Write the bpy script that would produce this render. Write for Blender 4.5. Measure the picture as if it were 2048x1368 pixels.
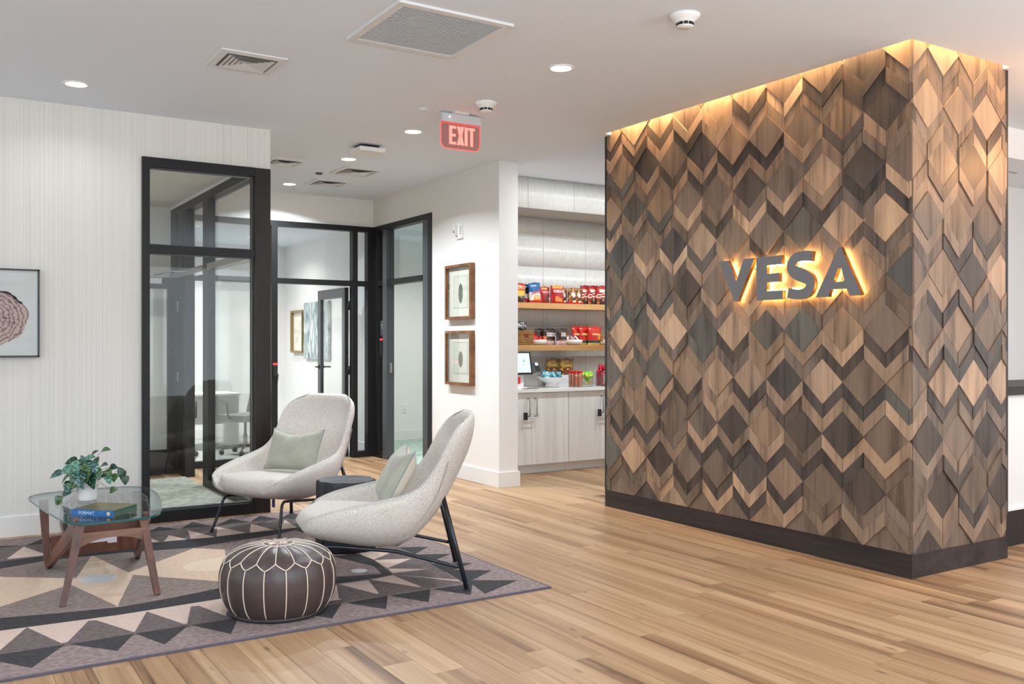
import bpy, bmesh, math, random
from mathutils import Vector, Matrix
from mathutils.geometry import delaunay_2d_cdt

for _o in list(bpy.data.objects):
    bpy.data.objects.remove(_o)
SC = bpy.context.scene
COL = SC.collection
PI = math.pi

# ---------------------------------------------------------------- camera, world, lights, exposure
cam_d = bpy.data.cameras.new('camera')
cam_d.sensor_width = 36.0
cam_d.lens = 1852.0 / 2048.0 * 36.0
cam_d.shift_y = 4.0 / 2048.0
cam_d.clip_start = 0.05
cam_d.clip_end = 200
CAM = bpy.data.objects.new('camera', cam_d)
COL.objects.link(CAM)
CAM.location = (0, 0, 1.40)
CAM.rotation_euler = (PI / 2, 0, -math.radians(32.36))
SC.camera = CAM

SC.view_settings.view_transform = 'Standard'
SC.view_settings.look = 'None'
SC.view_settings.gamma = 1.0
SC.view_settings.use_curve_mapping = False
SC.view_settings.exposure = 0.36

W = bpy.data.worlds.new('world')
SC.world = W
W.use_nodes = True
W.node_tree.nodes['Background'].inputs['Color'].default_value = (0.86, 0.93, 1.0, 1)
W.node_tree.nodes['Background'].inputs['Strength'].default_value = 1.0

try:
    SC.cycles.max_bounces = 10
    SC.cycles.diffuse_bounces = 5
    SC.cycles.glossy_bounces = 5
    SC.cycles.transmission_bounces = 6
    SC.cycles.transparent_max_bounces = 16
    SC.cycles.caustics_reflective = False
    SC.cycles.caustics_refractive = False
    SC.cycles.sample_clamp_indirect = 4.0
    SC.cycles.use_denoising = True
    SC.cycles.denoiser = 'OPENIMAGEDENOISE'
except Exception:
    pass


def area_light(name, loc, rot, sx, sy, power, color=(1, 1, 1), shape='RECTANGLE', spread=PI):
    d = bpy.data.lights.new(name, 'AREA')
    d.shape = shape
    d.size = sx
    if shape in ('RECTANGLE', 'ELLIPSE'):
        d.size_y = sy
    d.energy = power
    d.color = color
    d.spread = spread
    o = bpy.data.objects.new(name, d)
    o.location = loc
    o.rotation_euler = rot
    COL.objects.link(o)
    return o


# daylight lamps for windows assumed behind and to the left of the camera
area_light('window_daylight', (2.6, -4.15, 1.65), (PI / 2, 0, 0), 11.0, 2.6, 140, (0.86, 0.935, 1.0))
area_light('assumed_daylight_west', (-3.75, 2.4, 1.65), (PI / 2, 0, -PI / 2), 9.0, 2.6, 45, (0.88, 0.945, 1.0))
area_light('fill_light_east', (9.8, 0.2, 1.65), (PI / 2, 0, PI / 2), 6.0, 2.6, 32, (0.88, 0.945, 1.0))  # added fill from the right; the east wall has no window
# upward fill lamps added out of view to brighten the ceiling
area_light('ceiling_fill', (0.2, -1.6, 1.7), (PI, 0, 0), 1.6, 1.6, 380, (0.76, 0.89, 1.0))
area_light('ceiling_fill_right', (5.6, -0.6, 1.7), (PI, 0, 0), 1.6, 1.6, 120, (0.76, 0.89, 1.0))

# ---------------------------------------------------------------- helpers
def lin(c):
    return tuple((v / 255 / 12.92) if v / 255 <= 0.04045 else ((v / 255 + 0.055) / 1.055) ** 2.4 for v in c)


def set_in(n, key, v):
    if key in n.inputs:
        n.inputs[key].default_value = v


def mat(name, rgb, rough=0.5, metal=0.0, spec=0.5, vary=0.0, vscale=(5, 5, 5), bump=0.0, bscale=200.0, emit=0.0, srgb=True, sheen=0.0, coat=0.0):
    m = bpy.data.materials.new(name)
    m.use_nodes = True
    nt = m.node_tree
    p = nt.nodes['Principled BSDF']
    c = lin(rgb) if srgb else rgb
    p.inputs['Base Color'].default_value = (*c, 1)
    p.inputs['Roughness'].default_value = rough
    p.inputs['Metallic'].default_value = metal
    set_in(p, 'Specular IOR Level', spec)
    if sheen:
        set_in(p, 'Sheen Weight', sheen)
    if coat:
        set_in(p, 'Coat Weight', coat)
        set_in(p, 'Coat Roughness', 0.1)
    if emit:
        p.inputs['Emission Color'].default_value = (*c, 1)
        p.inputs['Emission Strength'].default_value = emit
    if vary or bump:
        tc = nt.nodes.new('ShaderNodeTexCoord')
        mp = nt.nodes.new('ShaderNodeMapping')
        nt.links.new(tc.outputs['Object'], mp.inputs['Vector'])
        if vary:
            mp.inputs['Scale'].default_value = vscale
            nz = nt.nodes.new('ShaderNodeTexNoise')
            nz.inputs['Scale'].default_value = 1.0
            nz.inputs['Detail'].default_value = 4
            nt.links.new(mp.outputs['Vector'], nz.inputs['Vector'])
            rp = nt.nodes.new('ShaderNodeValToRGB')
            lo = tuple(max(0, v * (1 - vary)) for v in c)
            hi = tuple(min(1, v * (1 + vary)) for v in c)
            rp.color_ramp.elements[0].color = (*lo, 1)
            rp.color_ramp.elements[1].color = (*hi, 1)
            rp.color_ramp.elements[0].position = 0.3
            rp.color_ramp.elements[1].position = 0.7
            nt.links.new(nz.outputs['Fac'], rp.inputs['Fac'])
            nt.links.new(rp.outputs['Color'], p.inputs['Base Color'])
        if bump:
            n2 = nt.nodes.new('ShaderNodeTexNoise')
            n2.inputs['Scale'].default_value = bscale
            n2.inputs['Detail'].default_value = 2
            nt.links.new(tc.outputs['Object'], n2.inputs['Vector'])
            bp = nt.nodes.new('ShaderNodeBump')
            bp.inputs['Strength'].default_value = bump
            bp.inputs['Distance'].default_value = 0.01
            nt.links.new(n2.outputs['Fac'], bp.inputs['Height'])
            nt.links.new(bp.outputs['Normal'], p.inputs['Normal'])
    return m


def glass_mat(name, tint=(1, 1, 1), ior=1.5, body=0.0, bodycol=(0.7, 0.8, 0.78)):
    m = bpy.data.materials.new(name)
    m.use_nodes = True
    nt = m.node_tree
    nt.nodes.clear()
    out = nt.nodes.new('ShaderNodeOutputMaterial')
    tr = nt.nodes.new('ShaderNodeBsdfTransparent')
    tr.inputs['Color'].default_value = (*tint, 1)
    gl = nt.nodes.new('ShaderNodeBsdfGlossy')
    gl.inputs['Roughness'].default_value = 0.0
    fr = nt.nodes.new('ShaderNodeFresnel')
    # the pane is thin: both of its faces reflect like an air-to-glass face
    gm = nt.nodes.new('ShaderNodeNewGeometry')
    mr = nt.nodes.new('ShaderNodeMapRange')
    mr.inputs['To Min'].default_value = ior
    mr.inputs['To Max'].default_value = 1.0 / ior
    nt.links.new(gm.outputs['Backfacing'], mr.inputs['Value'])
    nt.links.new(mr.outputs['Result'], fr.inputs['IOR'])
    mx = nt.nodes.new('ShaderNodeMixShader')
    nt.links.new(fr.outputs['Fac'], mx.inputs['Fac'])
    nt.links.new(tr.outputs['BSDF'], mx.inputs[1])
    nt.links.new(gl.outputs['BSDF'], mx.inputs[2])
    nt.links.new(mx.outputs['Shader'], out.inputs['Surface'])
    return m


def wood_mat(name, c1, c2, c3, scale=(40, 2.5, 40), rough=0.45, use_obj_rand=True, coord='Object', contrast=1.0, objcolor=False, bump=0.05, streak=1.0, knots=False):
    """streaked wood grain; long axis is the axis with the small scale"""
    m = bpy.data.materials.new(name)
    m.use_nodes = True
    nt = m.node_tree
    L = nt.links.new
    p = nt.nodes['Principled BSDF']
    p.inputs['Roughness'].default_value = rough
    set_in(p, 'Specular IOR Level', 0.35)
    if coord == 'Position':
        g = nt.nodes.new('ShaderNodeNewGeometry')
        vec = g.outputs['Position']
    else:
        tc = nt.nodes.new('ShaderNodeTexCoord')
        vec = tc.outputs['Object']
    oi = nt.nodes.new('ShaderNodeObjectInfo')
    g2 = nt.nodes.new('ShaderNodeNewGeometry')
    ad = nt.nodes.new('ShaderNodeMath'); ad.operation = 'ADD'
    L(oi.outputs['Random'], ad.inputs[0]); L(g2.outputs['Random Per Island'], ad.inputs[1])
    fr = nt.nodes.new('ShaderNodeMath'); fr.operation = 'FRACT'
    L(ad.outputs[0], fr.inputs[0])
    mu = nt.nodes.new('ShaderNodeMath'); mu.operation = 'MULTIPLY'; mu.inputs[1].default_value = 37.0
    L(fr.outputs[0], mu.inputs[0])
    cb = nt.nodes.new('ShaderNodeCombineXYZ')
    for i in range(3):
        L(mu.outputs[0], cb.inputs[i])
    va = nt.nodes.new('ShaderNodeVectorMath'); va.operation = 'ADD'
    L(vec, va.inputs[0]); L(cb.outputs[0], va.inputs[1])
    mp = nt.nodes.new('ShaderNodeMapping')
    mp.inputs['Scale'].default_value = scale
    L(va.outputs[0], mp.inputs['Vector'])
    nz = nt.nodes.new('ShaderNodeTexNoise')
    nz.inputs['Scale'].default_value = 1.0
    nz.inputs['Detail'].default_value = 6
    nz.inputs['Roughness'].default_value = 0.6
    nz.inputs['Distortion'].default_value = 0.6
    L(mp.outputs['Vector'], nz.inputs['Vector'])
    mp2 = nt.nodes.new('ShaderNodeMapping')
    mp2.inputs['Scale'].default_value = tuple(v * 0.22 for v in scale)
    L(va.outputs[0], mp2.inputs['Vector'])
    nz2 = nt.nodes.new('ShaderNodeTexNoise')
    nz2.inputs['Scale'].default_value = 1.0
    nz2.inputs['Detail'].default_value = 3
    L(mp2.outputs['Vector'], nz2.inputs['Vector'])
    av = nt.nodes.new('ShaderNodeMath'); av.operation = 'MULTIPLY_ADD'
    L(nz2.outputs['Fac'], av.inputs[0]); av.inputs[1].default_value = 0.9 * streak
    sc = nt.nodes.new('ShaderNodeMath'); sc.operation = 'MULTIPLY'; sc.inputs[1].default_value = 0.6
    L(nz.outputs['Fac'], sc.inputs[0]); L(sc.outputs[0], av.inputs[2])
    rp = nt.nodes.new('ShaderNodeValToRGB')
    e = rp.color_ramp.elements
    e[0].color = (*lin(c1), 1); e[0].position = 0.52
    e[1].color = (*lin(c3), 1); e[1].position = 0.98
    k = e.new(0.74); k.color = (*lin(c2), 1)
    L(av.outputs[0], rp.inputs['Fac'])
    col = rp.outputs['Color']
    if objcolor:
        mm = nt.nodes.new('ShaderNodeMix'); mm.data_type = 'RGBA'; mm.blend_type = 'MULTIPLY'
        mm.inputs['Factor'].default_value = 1.0
        src = oi.outputs['Color']
        if objcolor == 'attr':
            an = nt.nodes.new('ShaderNodeAttribute'); an.attribute_name = 'tint'
            src = an.outputs['Color']
        L(col, mm.inputs['A']); L(src, mm.inputs['B'])
        col = mm.outputs['Result']
    else:
        hv = nt.nodes.new('ShaderNodeHueSaturation')
        mr = nt.nodes.new('ShaderNodeMapRange')
        mr.inputs['To Min'].default_value = 1 - 0.16 * contrast
        mr.inputs['To Max'].default_value = 1 + 0.10 * contrast
        L(fr.outputs[0], mr.inputs['Value']); L(mr.outputs['Result'], hv.inputs['Value'])
        L(col, hv.inputs['Color'])
        col = hv.outputs['Color']
    if knots:
        mk = nt.nodes.new('ShaderNodeMapping')
        mk.inputs['Scale'].default_value = (7.0, 2.6, 1.0)
        L(va.outputs[0], mk.inputs['Vector'])
        vo = nt.nodes.new('ShaderNodeTexVoronoi')
        vo.inputs['Scale'].default_value = 1.0
        L(mk.outputs['Vector'], vo.inputs['Vector'])
        kr = nt.nodes.new('ShaderNodeMapRange')
        kr.inputs['From Min'].default_value = 0.03
        kr.inputs['From Max'].default_value = 0.12
        kr.inputs['To Min'].default_value = 0.62
        kr.inputs['To Max'].default_value = 0.0
        L(vo.outputs['Distance'], kr.inputs['Value'])
        km = nt.nodes.new('ShaderNodeMix'); km.data_type = 'RGBA'
        L(kr.outputs['Result'], km.inputs['Factor']); L(col, km.inputs['A'])
        km.inputs['B'].default_value = (*lin((84, 58, 38)), 1)
        col = km.outputs['Result']
    L(col, p.inputs['Base Color'])
    if bump:
        bp = nt.nodes.new('ShaderNodeBump')
        bp.inputs['Strength'].default_value = bump
        bp.inputs['Distance'].default_value = 0.004
        L(nz.outputs['Fac'], bp.inputs['Height'])
        L(bp.outputs['Normal'], p.inputs['Normal'])
    return m


class MB:
    """collects shapes into one bmesh; build() links them as ONE mesh object"""
    def __init__(self):
        self.bm = bmesh.new()

    def _mi(self, faces, mi, smooth=False):
        for f in faces:
            f.material_index = mi
            f.smooth = smooth

    def box(self, x0, x1, y0, y1, z0, z1, mi=0, M=None):
        v = [self.bm.verts.new(c) for c in ((x0, y0, z0), (x1, y0, z0), (x1, y1, z0), (x0, y1, z0), (x0, y0, z1), (x1, y0, z1), (x1, y1, z1), (x0, y1, z1))]
        if M is not None:
            for q in v:
                q.co = M @ q.co
        fs = [self.bm.faces.new([v[i] for i in ix]) for ix in ((3, 2, 1, 0), (4, 5, 6, 7), (0, 1, 5, 4), (1, 2, 6, 5), (2, 3, 7, 6), (3, 0, 4, 7))]
        self._mi(fs, mi)
        return self

    def lathe(self, prof, seg=32, c=(0, 0, 0), mi=0, smooth=True, cap0=True, cap1=True, M=None):
        rings = []
        for r, z in prof:
            ring = []
            for i in range(seg):
                a = 2 * PI * i / seg
                co = Vector((c[0] + r * math.cos(a), c[1] + r * math.sin(a), c[2] + z))
                if M is not None:
                    co = M @ co
                ring.append(self.bm.verts.new(co))
            rings.append(ring)
        fs = []
        for a, b in zip(rings, rings[1:]):
            for i in range(seg):
                j = (i + 1) % seg
                fs.append(self.bm.faces.new((a[i], a[j], b[j], b[i])))
        self._mi(fs, mi, smooth)
        caps = []
        if cap0:
            caps.append(self.bm.faces.new(list(reversed(rings[0]))))
        if cap1:
            caps.append(self.bm.faces.new(rings[-1]))
        self._mi(caps, mi)
        return self

    def tube(self, pts, r, seg=8, mi=0, closed=False, cap=True):
        P = [Vector(p) for p in pts]
        n = len(P)
        rr = r if isinstance(r, (list, tuple)) else [r] * n
        rings = []
        prev = None
        for i in range(n):
            if closed:
                t = (P[(i + 1) % n] - P[i - 1]).normalized()
            else:
                t = ((P[min(i + 1, n - 1)] - P[max(i - 1, 0)])).normalized()
            if prev is None:
                u = t.orthogonal().normalized()
            else:
                u = (prev - t * prev.dot(t))
                u = u.normalized() if u.length > 1e-6 else t.orthogonal().normalized()
            prev = u
            w = t.cross(u)
            rings.append([self.bm.verts.new(P[i] + (u * math.cos(2 * PI * k / seg) + w * math.sin(2 * PI * k / seg)) * rr[i]) for k in range(seg)])
        fs = []
        pairs = list(zip(rings, rings[1:])) + ([(rings[-1], rings[0])] if closed else [])
        for a, b in pairs:
            for i in range(seg):
                j = (i + 1) % seg
                fs.append(self.bm.faces.new((a[i], a[j], b[j], b[i])))
        self._mi(fs, mi, True)
        if cap and not closed:
            self._mi([self.bm.faces.new(list(reversed(rings[0]))), self.bm.faces.new(rings[-1])], mi)
        return self

    def prism(self, poly, d0, d1, axis='z', mi=0, M=None):
        """extrude 2-D polygon; axis z: (x,y), axis y: (x,z), axis x: (y,z)"""
        def mk(p, d):
            co = {'z': (p[0], p[1], d), 'y': (p[0], d, p[1]), 'x': (d, p[0], p[1])}[axis]
            co = Vector(co)
            return self.bm.verts.new(M @ co if M is not None else co)
        a = [mk(p, d0) for p in poly]
        b = [mk(p, d1) for p in poly]
        fs = [self.bm.faces.new(list(reversed(a))), self.bm.faces.new(b)]
        n = len(poly)
        for i in range(n):
            j = (i + 1) % n
            fs.append(self.bm.faces.new((a[i], a[j], b[j], b[i])))
        self._mi(fs, mi)
        return self

    def grid(self, fn, nu, nv, mi=0, smooth=True, mfn=None, wrap_u=False):
        vs = [[self.bm.verts.new(fn(i / nu, j / nv)) for i in range(nu if wrap_u else nu + 1)] for j in range(nv + 1)]
        m = nu if wrap_u else nu + 1
        for j in range(nv):
            for i in range(nu):
                i2 = (i + 1) % m
                f = self.bm.faces.new((vs[j][i], vs[j][i2], vs[j + 1][i2], vs[j + 1][i]))
                f.smooth = smooth
                f.material_index = mfn((i + .5) / nu, (j + .5) / nv) if mfn else mi
        return vs

    def bevel(self, w, seg=1, angle=0.5):
        es = [e for e in self.bm.edges if len(e.link_faces) == 2 and e.calc_face_angle(0) > angle]
        bmesh.ops.bevel(self.bm, geom=es, offset=w, segments=seg, affect='EDGES', profile=0.7)
        return self

    def mesh(self, name, mats, recalc=True):
        if recalc:
            bmesh.ops.recalc_face_normals(self.bm, faces=self.bm.faces[:])
        me = bpy.data.meshes.new(name)
        self.bm.to_mesh(me)
        self.bm.free()
        for m in (mats if isinstance(mats, (list, tuple)) else [mats]):
            me.materials.append(m)
        return me

    def build(self, name, mats, parent=None, loc=None, recalc=True):
        """vertices are in world space; if loc (or the parent's world position) is given they are made local to it"""
        o = None
        org = Vector((0, 0, 0))
        anc, q = [], parent
        while q is not None:
            anc.append(q)
            q = q.parent
        if not any(a.get('_local') for a in anc):
            for a in anc:
                org += a.location
        if loc is not None:
            org2 = Vector(loc)
        else:
            org2 = org
        if org2.length:
            for v in self.bm.verts:
                v.co -= org2
        o = bpy.data.objects.new(name, self.mesh(name, mats, recalc))
        COL.objects.link(o)
        if parent is not None:
            o.parent = parent
            if loc is not None:
                o.location = org2 - org
        elif loc is not None:
            o.location = org2
        return o


def tag(o, label=None, cat=None, group=None, kind=None):
    if label: o['label'] = label
    if cat: o['category'] = cat
    if group: o['group'] = group
    if kind: o['kind'] = kind
    return o


def empty(name, loc=(0, 0, 0), rotz=0.0, label=None, cat=None, group=None, local=False):
    o = bpy.data.objects.new(name, None)
    o.location = loc
    o.rotation_euler = (0, 0, rotz)
    o.empty_display_size = 0.1
    COL.objects.link(o)
    tag(o, label, cat, group)
    if local:
        LOCALS.append(o)
        o['_local'] = 1
    return o


LOCALS = []


def struct(o):
    o['kind'] = 'structure'
    return o


def inst(src_mesh, name, parent, loc, rot=(0, 0, 0), color=None):
    o = bpy.data.objects.new(name, src_mesh)
    COL.objects.link(o)
    o.parent = parent
    o.location = loc
    o.rotation_euler = rot
    if color:
        o.color = (*color, 1)
    return o


def copy_tree(o, parent=None):
    c = o.copy()
    COL.objects.link(c)
    c.parent = parent
    for ch in [x for x in bpy.data.objects if x.parent is o]:
        copy_tree(ch, c)
    return c


def text_mesh(s, size, name, mats, M, extrude=0.0004, parent=None, align='CENTER', sx=1.0, bold=0.0):
    cu = bpy.data.curves.new('letters', 'FONT')
    cu.body = s
    cu.size = size
    cu.align_x = align
    cu.align_y = 'CENTER'
    cu.extrude = extrude
    cu.offset = bold
    cu.resolution_u = 3
    t = bpy.data.objects.new('letters', cu)
    COL.objects.link(t)
    dg = bpy.context.evaluated_depsgraph_get()
    me = bpy.data.meshes.new_from_object(t.evaluated_get(dg))
    bpy.data.objects.remove(t)
    me.transform(M @ Matrix.Diagonal((sx, 1, 1, 1)))
    me.materials.clear()
    me.materials.append(mats)
    o = bpy.data.objects.new(name, me)
    COL.objects.link(o)
    if parent is not None:
        o.parent = parent
    return o


def smooth_curve(pts, n):
    """Catmull-Rom through pts"""
    P = [Vector(p) for p in pts]
    out = []
    for i in range(len(P) - 1):
        p0, p1, p2, p3 = P[max(i - 1, 0)], P[i], P[i + 1], P[min(i + 2, len(P) - 1)]
        for k in range(n):
            t = k / n
            out.append(0.5 * ((2 * p1) + (p2 - p0) * t + (2 * p0 - 5 * p1 + 4 * p2 - p3) * t * t + (3 * p1 - p0 - 3 * p2 + p3) * t ** 3))
    out.append(P[-1])
    return out


rnd = random.Random(7)

# ---------------------------------------------------------------- materials
M_ceil = mat('ceiling paint', (228, 236, 246), 0.9, bump=0.05, bscale=60)
M_wall = mat('wall paint', (234, 231, 227), 0.8, bump=0.03, bscale=120)
M_wall2 = mat('office wall paint', (232, 233, 232), 0.8, bump=0.03, bscale=120)
M_trim = mat('white trim paint', (232, 231, 228), 0.45)
M_black = mat('black aluminium', (27, 26, 26), 0.45, spec=0.3)
M_blackw = mat('espresso wood frame', (38, 31, 29), 0.45, spec=0.3, vary=0.25, vscale=(60, 60, 4))
M_grey_al = mat('dark grey frame face', (74, 76, 79), 0.35, spec=0.4)
M_glass = glass_mat('partition glass', (0.975, 0.988, 0.984), 1.4)
M_tglass = glass_mat('table glass', (0.87, 0.93, 0.96), 1.8)
M_gedge = mat('green glass edge', (40, 92, 92), 0.1)
M_white = mat('white plastic', (238, 238, 237), 0.4)
M_offwhite = mat('ceramic white', (236, 232, 224), 0.3)
M_steel = mat('brushed steel', (170, 168, 165), 0.35, metal=1.0)
M_darkm = mat('black powder steel', (26, 32, 38), 0.32, spec=0.5)
M_rubber = mat('black plastic', (22, 22, 23), 0.45)
M_lamp = mat('lit lens', (255, 252, 245), 0.5, emit=14.0)
M_redled = mat('red indicator', (255, 40, 40), 0.4, emit=3.0)
M_oak = wood_mat('oak shelf', (168, 118, 64), (190, 142, 88), (206, 160, 106), (3, 40, 40), 0.5)
M_floor = wood_mat('vinyl plank', (86, 60, 39), (154, 119, 86), (182, 149, 114), (34, 0.8, 34), 0.42, coord='Position', contrast=0.35, bump=0.03, streak=1.15, knots=True)
M_walnut = wood_mat('walnut', (62, 34, 26), (96, 58, 44), (122, 78, 60), (30, 30, 5), 0.35)
M_carpet = mat('grey green carpet', (150, 152, 140), 0.95, vary=0.32, vscale=(14, 14, 14), bump=0.6, bscale=300)
M_carpet2 = mat('pale green carpet', (176, 196, 182), 0.95, vary=0.25, vscale=(14, 14, 14), bump=0.6, bscale=300)


def wallpaper():
    m = mat('strie wallpaper', (226, 224, 217), 0.75)
    nt = m.node_tree
    L = nt.links.new
    p = nt.nodes['Principled BSDF']
    tc = nt.nodes.new('ShaderNodeTexCoord')
    mp = nt.nodes.new('ShaderNodeMapping')
    mp.inputs['Scale'].default_value = (420, 1, 0.25)
    L(tc.outputs['Object'], mp.inputs['Vector'])
    nz = nt.nodes.new('ShaderNodeTexNoise')
    nz.inputs['Scale'].default_value = 1.0
    nz.inputs['Detail'].default_value = 3
    nz.inputs['Roughness'].default_value = 0.7
    L(mp.outputs['Vector'], nz.inputs['Vector'])
    rp = nt.nodes.new('ShaderNodeValToRGB')
    rp.color_ramp.elements[0].position = 0.3
    rp.color_ramp.elements[1].position = 0.62
    rp.color_ramp.elements[0].color = (*lin((212, 209, 201)), 1)
    rp.color_ramp.elements[1].color = (*lin((233, 231, 225)), 1)
    L(nz.outputs['Fac'], rp.inputs['Fac'])
    L(rp.outputs['Color'], p.inputs['Base Color'])
    bp = nt.nodes.new('ShaderNodeBump')
    bp.inputs['Strength'].default_value = 0.15
    bp.inputs['Distance'].default_value = 0.002
    L(nz.outputs['Fac'], bp.inputs['Height'])
    L(bp.outputs['Normal'], p.inputs['Normal'])
    return m


M_paper = wallpaper()


def fabric(name, rgb, rgb2, scale=260.0, strength=0.7):
    m = mat(name, rgb, 0.95, sheen=0.25)
    nt = m.node_tree
    L = nt.links.new
    p = nt.nodes['Principled BSDF']
    set_in(p, 'Specular IOR Level', 0.15)
    tc = nt.nodes.new('ShaderNodeTexCoord')
    vo = nt.nodes.new('ShaderNodeTexVoronoi')
    vo.inputs['Scale'].default_value = scale
    L(tc.outputs['Object'], vo.inputs['Vector'])
    rp = nt.nodes.new('ShaderNodeValToRGB')
    rp.color_ramp.elements[0].color = (*lin(rgb), 1)
    rp.color_ramp.elements[1].color = (*lin(rgb2), 1)
    rp.color_ramp.elements[0].position = 0.25
    rp.color_ramp.elements[1].position = 0.8
    L(vo.outputs['Distance'], rp.inputs['Fac'])
    L(rp.outputs['Color'], p.inputs['Base Color'])
    bp = nt.nodes.new('ShaderNodeBump')
    bp.invert = True
    bp.inputs['Strength'].default_value = strength
    bp.inputs['Distance'].default_value = 0.003
    L(vo.outputs['Distance'], bp.inputs['Height'])
    L(bp.outputs['Normal'], p.inputs['Normal'])
    return m


M_boucle = fabric('oatmeal woven upholstery', (236, 228, 218), (174, 166, 158), 300, 0.7)
M_sage = mat('sage linen', (164, 163, 148), 0.9, vary=0.12, vscale=(9, 9, 9), bump=0.3, bscale=400, sheen=0.3)
M_sageback = mat('beige linen', (214, 205, 188), 0.9, bump=0.3, bscale=400)
M_piping = mat('grey green piping', (142, 152, 148), 0.85)

H = 3.19          # ceiling height

# ================================================================ STRUCTURE
# ---------------------------------------------------------------- floor
M_sub = mat('floor joint', (112, 84, 56), 0.8)
floor = struct(MB().box(-4.2, 10.2, -4.5, 14.3, -0.12, -0.003, 0).build('floor', M_sub))

PW, PL = 0.152, 1.22


def cam_px(x, y, z=0.0):
    th = math.radians(32.36)
    fw = x * math.sin(th) + y * math.cos(th)
    r = x * math.cos(th) - y * math.sin(th)
    if fw < 0.3:
        return (9e9, 9e9, fw)
    return (1024 + 1852 * r / fw, 688 - 1852 * (z - 1.4) / fw, fw)


planks = []
prnd = random.Random(3)
for row in range(-14, 62):
    x0 = row * PW
    off = prnd.random() * PL
    for k in range(-4, 13):
        y0 = k * PL + off - PL
        y1 = y0 + PL
        x1 = x0 + PW
        if y0 > 10.7 or x1 > 9.4 or y0 < -4.2:
            continue
        if x0 > -1.2 and x1 < 3.0 and y0 > 4.4 and y1 < 7.45:
            continue
        if y0 > 7.75 and not (2.2 < x1 and x0 < 7.5):
            continue
        if y0 > 9.0 and x0 > 4.75:
            continue
        ds = [cam_px(x, y) for x in (x0, x1) for y in (max(y0, 0.2), max(y1, 0.2))]
        seen = any(-60 < d[0] < 2110 and d[1] < 1430 for d in ds)
        planks.append((0 if seen else 1, min(d[2] for d in ds), x0, y0))
planks.sort()
gapw = 0.0009
pm = MB().box(gapw, PW - gapw, gapw, PL - gapw, -0.003, 0.0).bevel(0.0007).mesh('plank', M_floor)
for s, d, x0, y0 in planks[:300]:
    inst(pm, 'plank', floor, (x0, y0, 0))
mb = MB()
for s, d, x0, y0 in planks[300:]:
    mb.box(x0 + gapw, x0 + PW - gapw, y0 + gapw, y0 + PL - gapw, -0.003, 0.0)
tag(mb.build('plank', M_floor, floor), kind='stuff')

struct(MB().box(-1.0, 2.30, 7.76, 10.05, 0.0, 0.012).build('floor_office_carpet', M_carpet))
struct(MB().box(0.5, 4.70, 10.80, 14.0, 0.0, 0.012).build('floor_meeting_carpet', mat('grey carpet tile', (168, 168, 166), 0.95, vary=0.2, vscale=(20, 20, 20))))
struct(MB().box(4.80, 7.5, 9.02, 12.18, 0.0, 0.012).build('floor_side_carpet', M_carpet2))

# ---------------------------------------------------------------- ceiling with the light slot round the feature wall
mb = MB()
mb.box(-4.2, 4.888, -4.5, 10.83, H, H + 0.14)
mb.box(4.888, 5.923, -4.5, 3.332, H, H + 0.14)
mb.box(4.888, 5.923, 6.240, 9.0, H, H + 0.14)
mb.box(5.923, 10.2, -4.5, 9.0, H, H + 0.14)
mb.box(4.82, 5.99, 3.26, 6.31, 3.42, 3.50)
mb.box(4.83, 4.888, 3.27, 6.30, H + 0.14, 3.42)
mb.box(4.888, 5.923, 3.27, 3.332, H + 0.14, 3.42)
mb.box(5.923, 5.99, 3.332, 6.30, H + 0.14, 3.42)
mb.box(4.888, 5.923, 6.24, 6.30, H + 0.14, 3.42)
ceiling = struct(mb.build('ceiling', M_ceil))

# ---------------------------------------------------------------- walls
LW = 7.63
mb = MB()
mb.box(-4.2, 1.421, LW, LW + 0.12, 0, H)
mb.box(1.421, 2.44, LW, LW + 0.12, 2.857, H)
struct(mb.build('wall_left', M_paper))
struct(MB().box(-4.2, 1.405, LW - 0.016, LW, 0, 0.146).bevel(0.003).build('baseboard_left', M_trim))
mb = MB()
mb.box(2.30, 2.44, LW + 0.12, 10.70, 2.88, H)
struct(mb.build('wall_office_header', M_wall2))
mb = MB()
mb.box(2.44, 4.727, 10.70, 10.80, 2.855, H)
mb.box(-1.1, 2.30, 10.70, 10.80, 0, H)
mb.box(2.30, 2.44, 10.70, 10.80, 2.855, H)
struct(mb.build('wall_far', M_wall))
HX = 4.727
mb = MB()
mb.box(HX, 4.945, 7.696, 9.11, 0, H)
mb.box(HX, 4.847, 9.11, 10.80, 2.855, H)
struct(mb.build('wall_hall', M_wall))
mb = MB()
mb.box(HX - 0.016, HX, 7.697, 9.10, 0, 0.146)
mb.box(HX - 0.016, 4.962, 7.68, 7.696, 0, 0.146)
mb.box(4.945, 4.962, 7.697, 8.36, 0, 0.146)
struct(mb.bevel(0.003).build('baseboard_hall', M_trim))
# pantry niche
PY = 8.885
struct(MB().box(4.945, 7.62, PY + 0.012, 9.02, 0, H).build('wall_pantry', M_wall))
struct(MB().box(7.5, 7.62, 6.33, PY + 0.012, 0, H).build('wall_pantry_side', M_wall))
# side room (through the hall door)
mb = MB()
mb.box(4.727, 7.62, 12.18, 12.30, 0, 2.95)
mb.box(7.5, 7.62, 9.02, 12.18, 0, 2.95)
struct(mb.build('wall_side_room', M_wall2))
struct(MB().box(4.80, 7.62, 9.02, 12.30, 2.90, 2.98).build('ceiling_side_room', M_ceil))
struct(MB().box(4.85, 7.5, 12.164, 12.18, 0.0, 0.146).bevel(0.003).build('baseboard_side_room', M_trim))
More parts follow.
